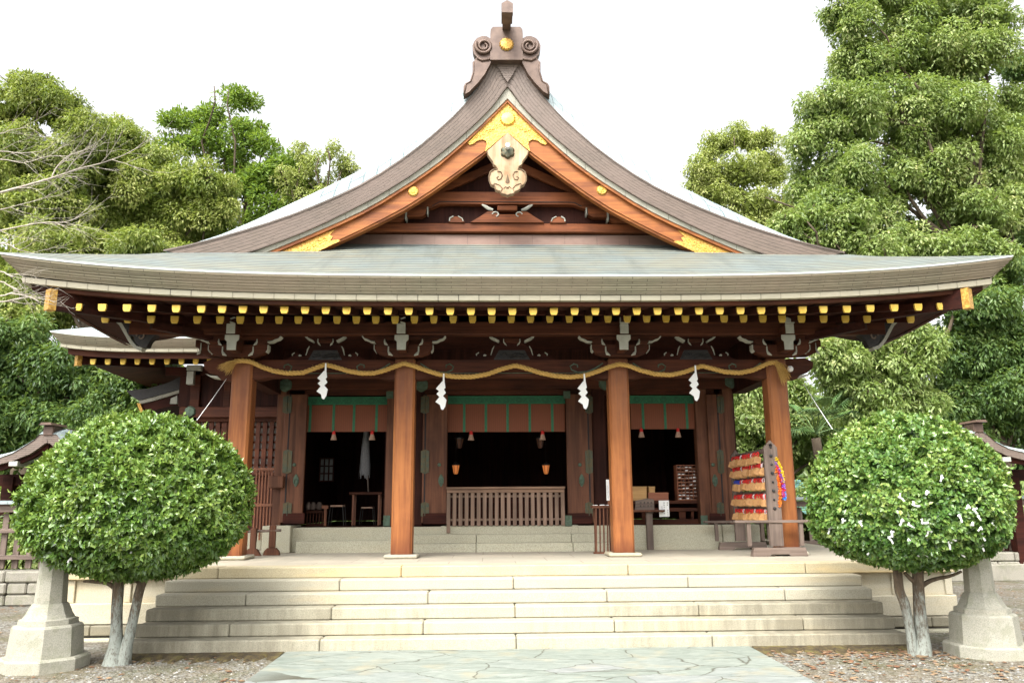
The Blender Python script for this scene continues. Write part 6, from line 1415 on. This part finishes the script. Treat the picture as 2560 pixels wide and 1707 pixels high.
zl = lambda pts: [(150+x/4.704, 1380+y/4.704, dy) for x, y, dy in pts]; zr_ = lambda pts: [(1900+x/4.704, 1380+y/4.704, dy) for x, y, dy in pts]
st1 = [(zl([(700, 150, .0), (690, 330, 0), (680, 500, 0), (668, 700, 0), (665, 900, 0), (655, 1100, 0), (640, 1290, 0)]), [.055, .058, .06, .06, .062, .075, .14]),
       (zl([(1060, 120, 0), (1000, 270, 0), (935, 450, 0), (890, 650, 0), (835, 900, 0), (785, 1100, 0), (730, 1290, 0)]), [.045, .05, .05, .052, .055, .062, .10]),
       (zl([(270, 340, -.1), (430, 345, -.05), (560, 365, 0), (650, 420, 0)]), [.012, .02, .024, .03]), (zl([(430, 245, -.1), (540, 280, 0), (640, 330, 0)]), [.015, .02, .028]), (zl([(820, 200, -.1), (850, 310, 0), (920, 350, 0)]), [.014, .018, .02])]
for s_ in st1[2:]: pass
def side_branches(t, segs, Y, bm):
    for pts, rad in segs:
        w = [P(x*.91875, y*.91875, Y=Y+dy) for x, y, dy in pts]; MB().tube(fine(w), np.interp(np.linspace(0, 1, 4*(len(w)-1)+1), np.linspace(0, 1, len(rad)), rad), 8).build('branch', bm, t, True)
bm1, bm2 = barkpale('lichen_bark', 1.05), barkpale('lichen_bark_pale', .95)
s1 = shrub('dark green camellia clipped into a wide dome left of the steps', (305, 1165), (80, 1150), (564, 1150), (310, 957), (300, 1322), 9.44, G['sh1'], 3, 70000, .066, .036, st1[:2], [((-.3, -1, -.75), .985), ((-.52, -1, -.15), .993), ((-.6, -1, .05), .995)], bm1)
side_branches(s1[0], st1[2:], 9.44, bm1)
st2 = [(zr_([(1600, 80, 0), (1620, 260, 0), (1640, 450, 0), (1700, 600, 0), (1742, 800, 0), (1770, 950, 0), (1800, 1170, 0)]), [.045, .05, .052, .055, .05, .05, .06]),
       (zr_([(1850, 60, 0), (1855, 200, 0), (1862, 400, 0), (1872, 600, 0), (1888, 800, 0), (1912, 1000, 0), (1900, 1190, 0)]), [.055, .06, .062, .064, .07, .075, .12])]
s2 = shrub('yellow green clipped dome shrub tied with paper slips right of the steps', (2095, 1160), (1872, 1145), (2290, 1145), (2085, 957), (2100, 1302), 9.40, G['sh2'], 5, 60000, .055, .041, st2, [((.45, -1, .25), .993), ((.1, -1, -.5), .995)], bm2)
side_branches(s2[0], [(zr_([(1895, 400, 0), (1990, 340, 0), (2100, 305, 0), (2230, 280, -.1), (2370, 225, -.2)]), [.03, .026, .022, .018, .014]), (zr_([(1890, 400, 0), (1780, 320, 0), (1700, 240, 0)]), [.03, .025, .02])], 9.40, bm2)
# paper fortune slips tied into the shrubs
def slip(px, py, sh, Y, seed, lab, grp):
    t_, c, (rx, ru, rd), _s = sh; d = _f + _R*(px/.91875-1280)/FPX + _U*(853.5-py/.91875)/FPX
    best = None
    for tt in np.linspace(4, 12, 500):
        q = CAM+d*tt; e = (q-c)/np.array([rx, rx*.92, ru if q[2] > c[2] else rd])
        if e@e <= 1.02: best = q; break
    if best is None: return
    r2 = random.Random(seed); b = MB(); best = best-d/np.linalg.norm(d)*.035; a0 = r2.uniform(-2.6, .4)
    for k, l_ in ((0, r2.uniform(.035, .08)), (1, r2.uniform(.02, .05))):
        a = a0+k*r2.uniform(.9, 2.0); e = best+np.array([math.cos(a), -.2, math.sin(a)])*l_; m_ = (best+e)/2+np.array([0, -.015, r2.uniform(-.01, .012)])
        b.bar(best, m_, .016, .004, up=(.1, 1, .2)); b.bar(m_, e, .018, .004, up=(.1, 1, .2))
    b.tube([best+(-.008, -.01, -.008), best+(.008, -.012, .008)], .011, 5); tag(b.build('fortune_slip', M['paper']), lab, 'paper slip', grp)
sp = [(868, 452), (788, 535), (640, 565), (715, 605), (335, 685), (265, 728), (430, 700), (185, 775), (285, 785), (365, 780), (370, 830), (485, 850), (520, 885), (598, 752), (585, 785), (655, 688), (690, 712), (765, 705), (798, 748), (690, 797), (745, 880), (770, 870), (905, 808), (928, 790), (965, 865), (1010, 612), (1040, 632), (1065, 670), (1035, 705), (1078, 730), (1080, 775), (1078, 830), (1140, 708), (1185, 832), (1215, 838), (1250, 730), (1208, 912), (960, 665), (435, 910), (1212, 790)]
for i, (x, y) in enumerate(sp): slip((1950+x/2.157)*.91875, (980+y/2.157)*.91875, s2, 9.4, i+3, 'white paper fortune slip knotted onto the right shrub', 'fortune slips on the right shrub')
for i, (x, y) in enumerate([(1160, 850), (700, 880), (385, 895)]): slip((x/2.156)*.91875, (980+y/2.156)*.91875, s1, 9.4, i+77, 'white paper fortune slip tied low on the %s of the left shrub' % ('right side', 'middle', 'left side')[i], None)
# ---------------------------------------------------------------- bare branches reaching in from the left
t = thing('bare_tree', 'leafless pale branches reaching in from the left edge', 'tree', (-11.2, 11.6, 0)); bb = MB(); rr = random.Random(21)
twigm = plain('pale_twig', (.42, .38, .32), (.30, .26, .21), 6, .85)
def twigs(a, d_, L0, r0, depth):
    if depth == 0 or L0 < .12: return
    n_ = 6; pts = [a]; dd = d_.copy()
    for i in range(n_):
        dd = dd+np.array([rr.uniform(-.2, .2), rr.uniform(-.2, .2), rr.uniform(-.16, .18)]); dd /= np.linalg.norm(dd); pts.append(pts[-1]+dd*L0/n_)
    bb.tube(pts, [r0*(1-.75*i/n_) for i in range(n_+1)], 5)
    for i in range(1, n_+1):
        if rr.random() < .75:
            nd = dd+np.array([rr.uniform(-.3, .3), rr.uniform(-.5, .5), rr.choice((-1, 1))*rr.uniform(.3, .8)]); nd /= np.linalg.norm(nd); twigs(pts[i], nd, L0*rr.uniform(.4, .65), r0*.5, depth-1)
for pts, r0 in (([(-250, 1000), (0, 945), (200, 890), (320, 855), (480, 800), (620, 765), (750, 720)], .020), ([(-250, 1230), (0, 1180), (250, 1132), (400, 1128), (500, 1090)], .014), ([(-250, 600), (0, 580), (60, 560), (180, 540)], .010), ([(-200, 720), (0, 690), (120, 700), (260, 690)], .011), ([(-200, 780), (0, 740), (150, 760), (300, 720), (420, 720)], .010), ([(-250, 1350), (0, 1260), (120, 1300), (260, 1330)], .012), ([(-250, 1080), (0, 1050), (120, 1020), (260, 985)], .010), ([(320, 855), (350, 790), (420, 720), (500, 690)], .012)):
    w = fine([P(x*.404*.91875, (100+y*.404)*.91875, Y=11.6) for x, y in pts]); bb.tube(w, [r0*(1-.7*i/len(w)) for i in range(len(w))], 7)
    for i in range(4, len(w), 2):
        d_ = w[i]-w[i-1]; d_ = d_/np.linalg.norm(d_)+np.array([rr.uniform(0, .3), rr.uniform(-.4, .4), rr.choice((-1, 1))*rr.uniform(.3, .7)]); twigs(w[i], d_/np.linalg.norm(d_), rr.uniform(.4, .8), r0*.35, 2)
for pts in ([(0, 350), (60, 375), (150, 420)], [(0, 470), (100, 450), (250, 480), (330, 520)], [(0, 520), (120, 500), (240, 480)], [(0, 265), (60, 290), (110, 310)]):
    w = fine([P((x)*.2976*.91875, (600+y*.2976)*.91875, Y=10.3) for x, y in [(-300, pts[0][1]-10)]+pts]); bb.tube(w, .010, 5)
    for i in range(5, len(w), 2): twigs(w[i], np.array([.8, .1, rr.uniform(-.6, .6)]), .4, .004, 2)
bb.build('branch', twigm, t, True)
b = MB(); b.tube([(-11.2, 11.6, -.05), (-11, 11.6, 2), (-10.6, 11.6, 4.2), (-9.5, 11.6, 5.6), w[0]], [.2, .17, .13, .07, .02], 10); 
for py_ in (945, 1180, 580, 690, 740, 1260, 1050): b.tube([(-10.6, 11.6, 4.4), P(-250*.371, (100+py_*1.02*.404)*.91875, Y=11.6)], [.06, .02], 6)
b.build('trunk', twigm, t, True)
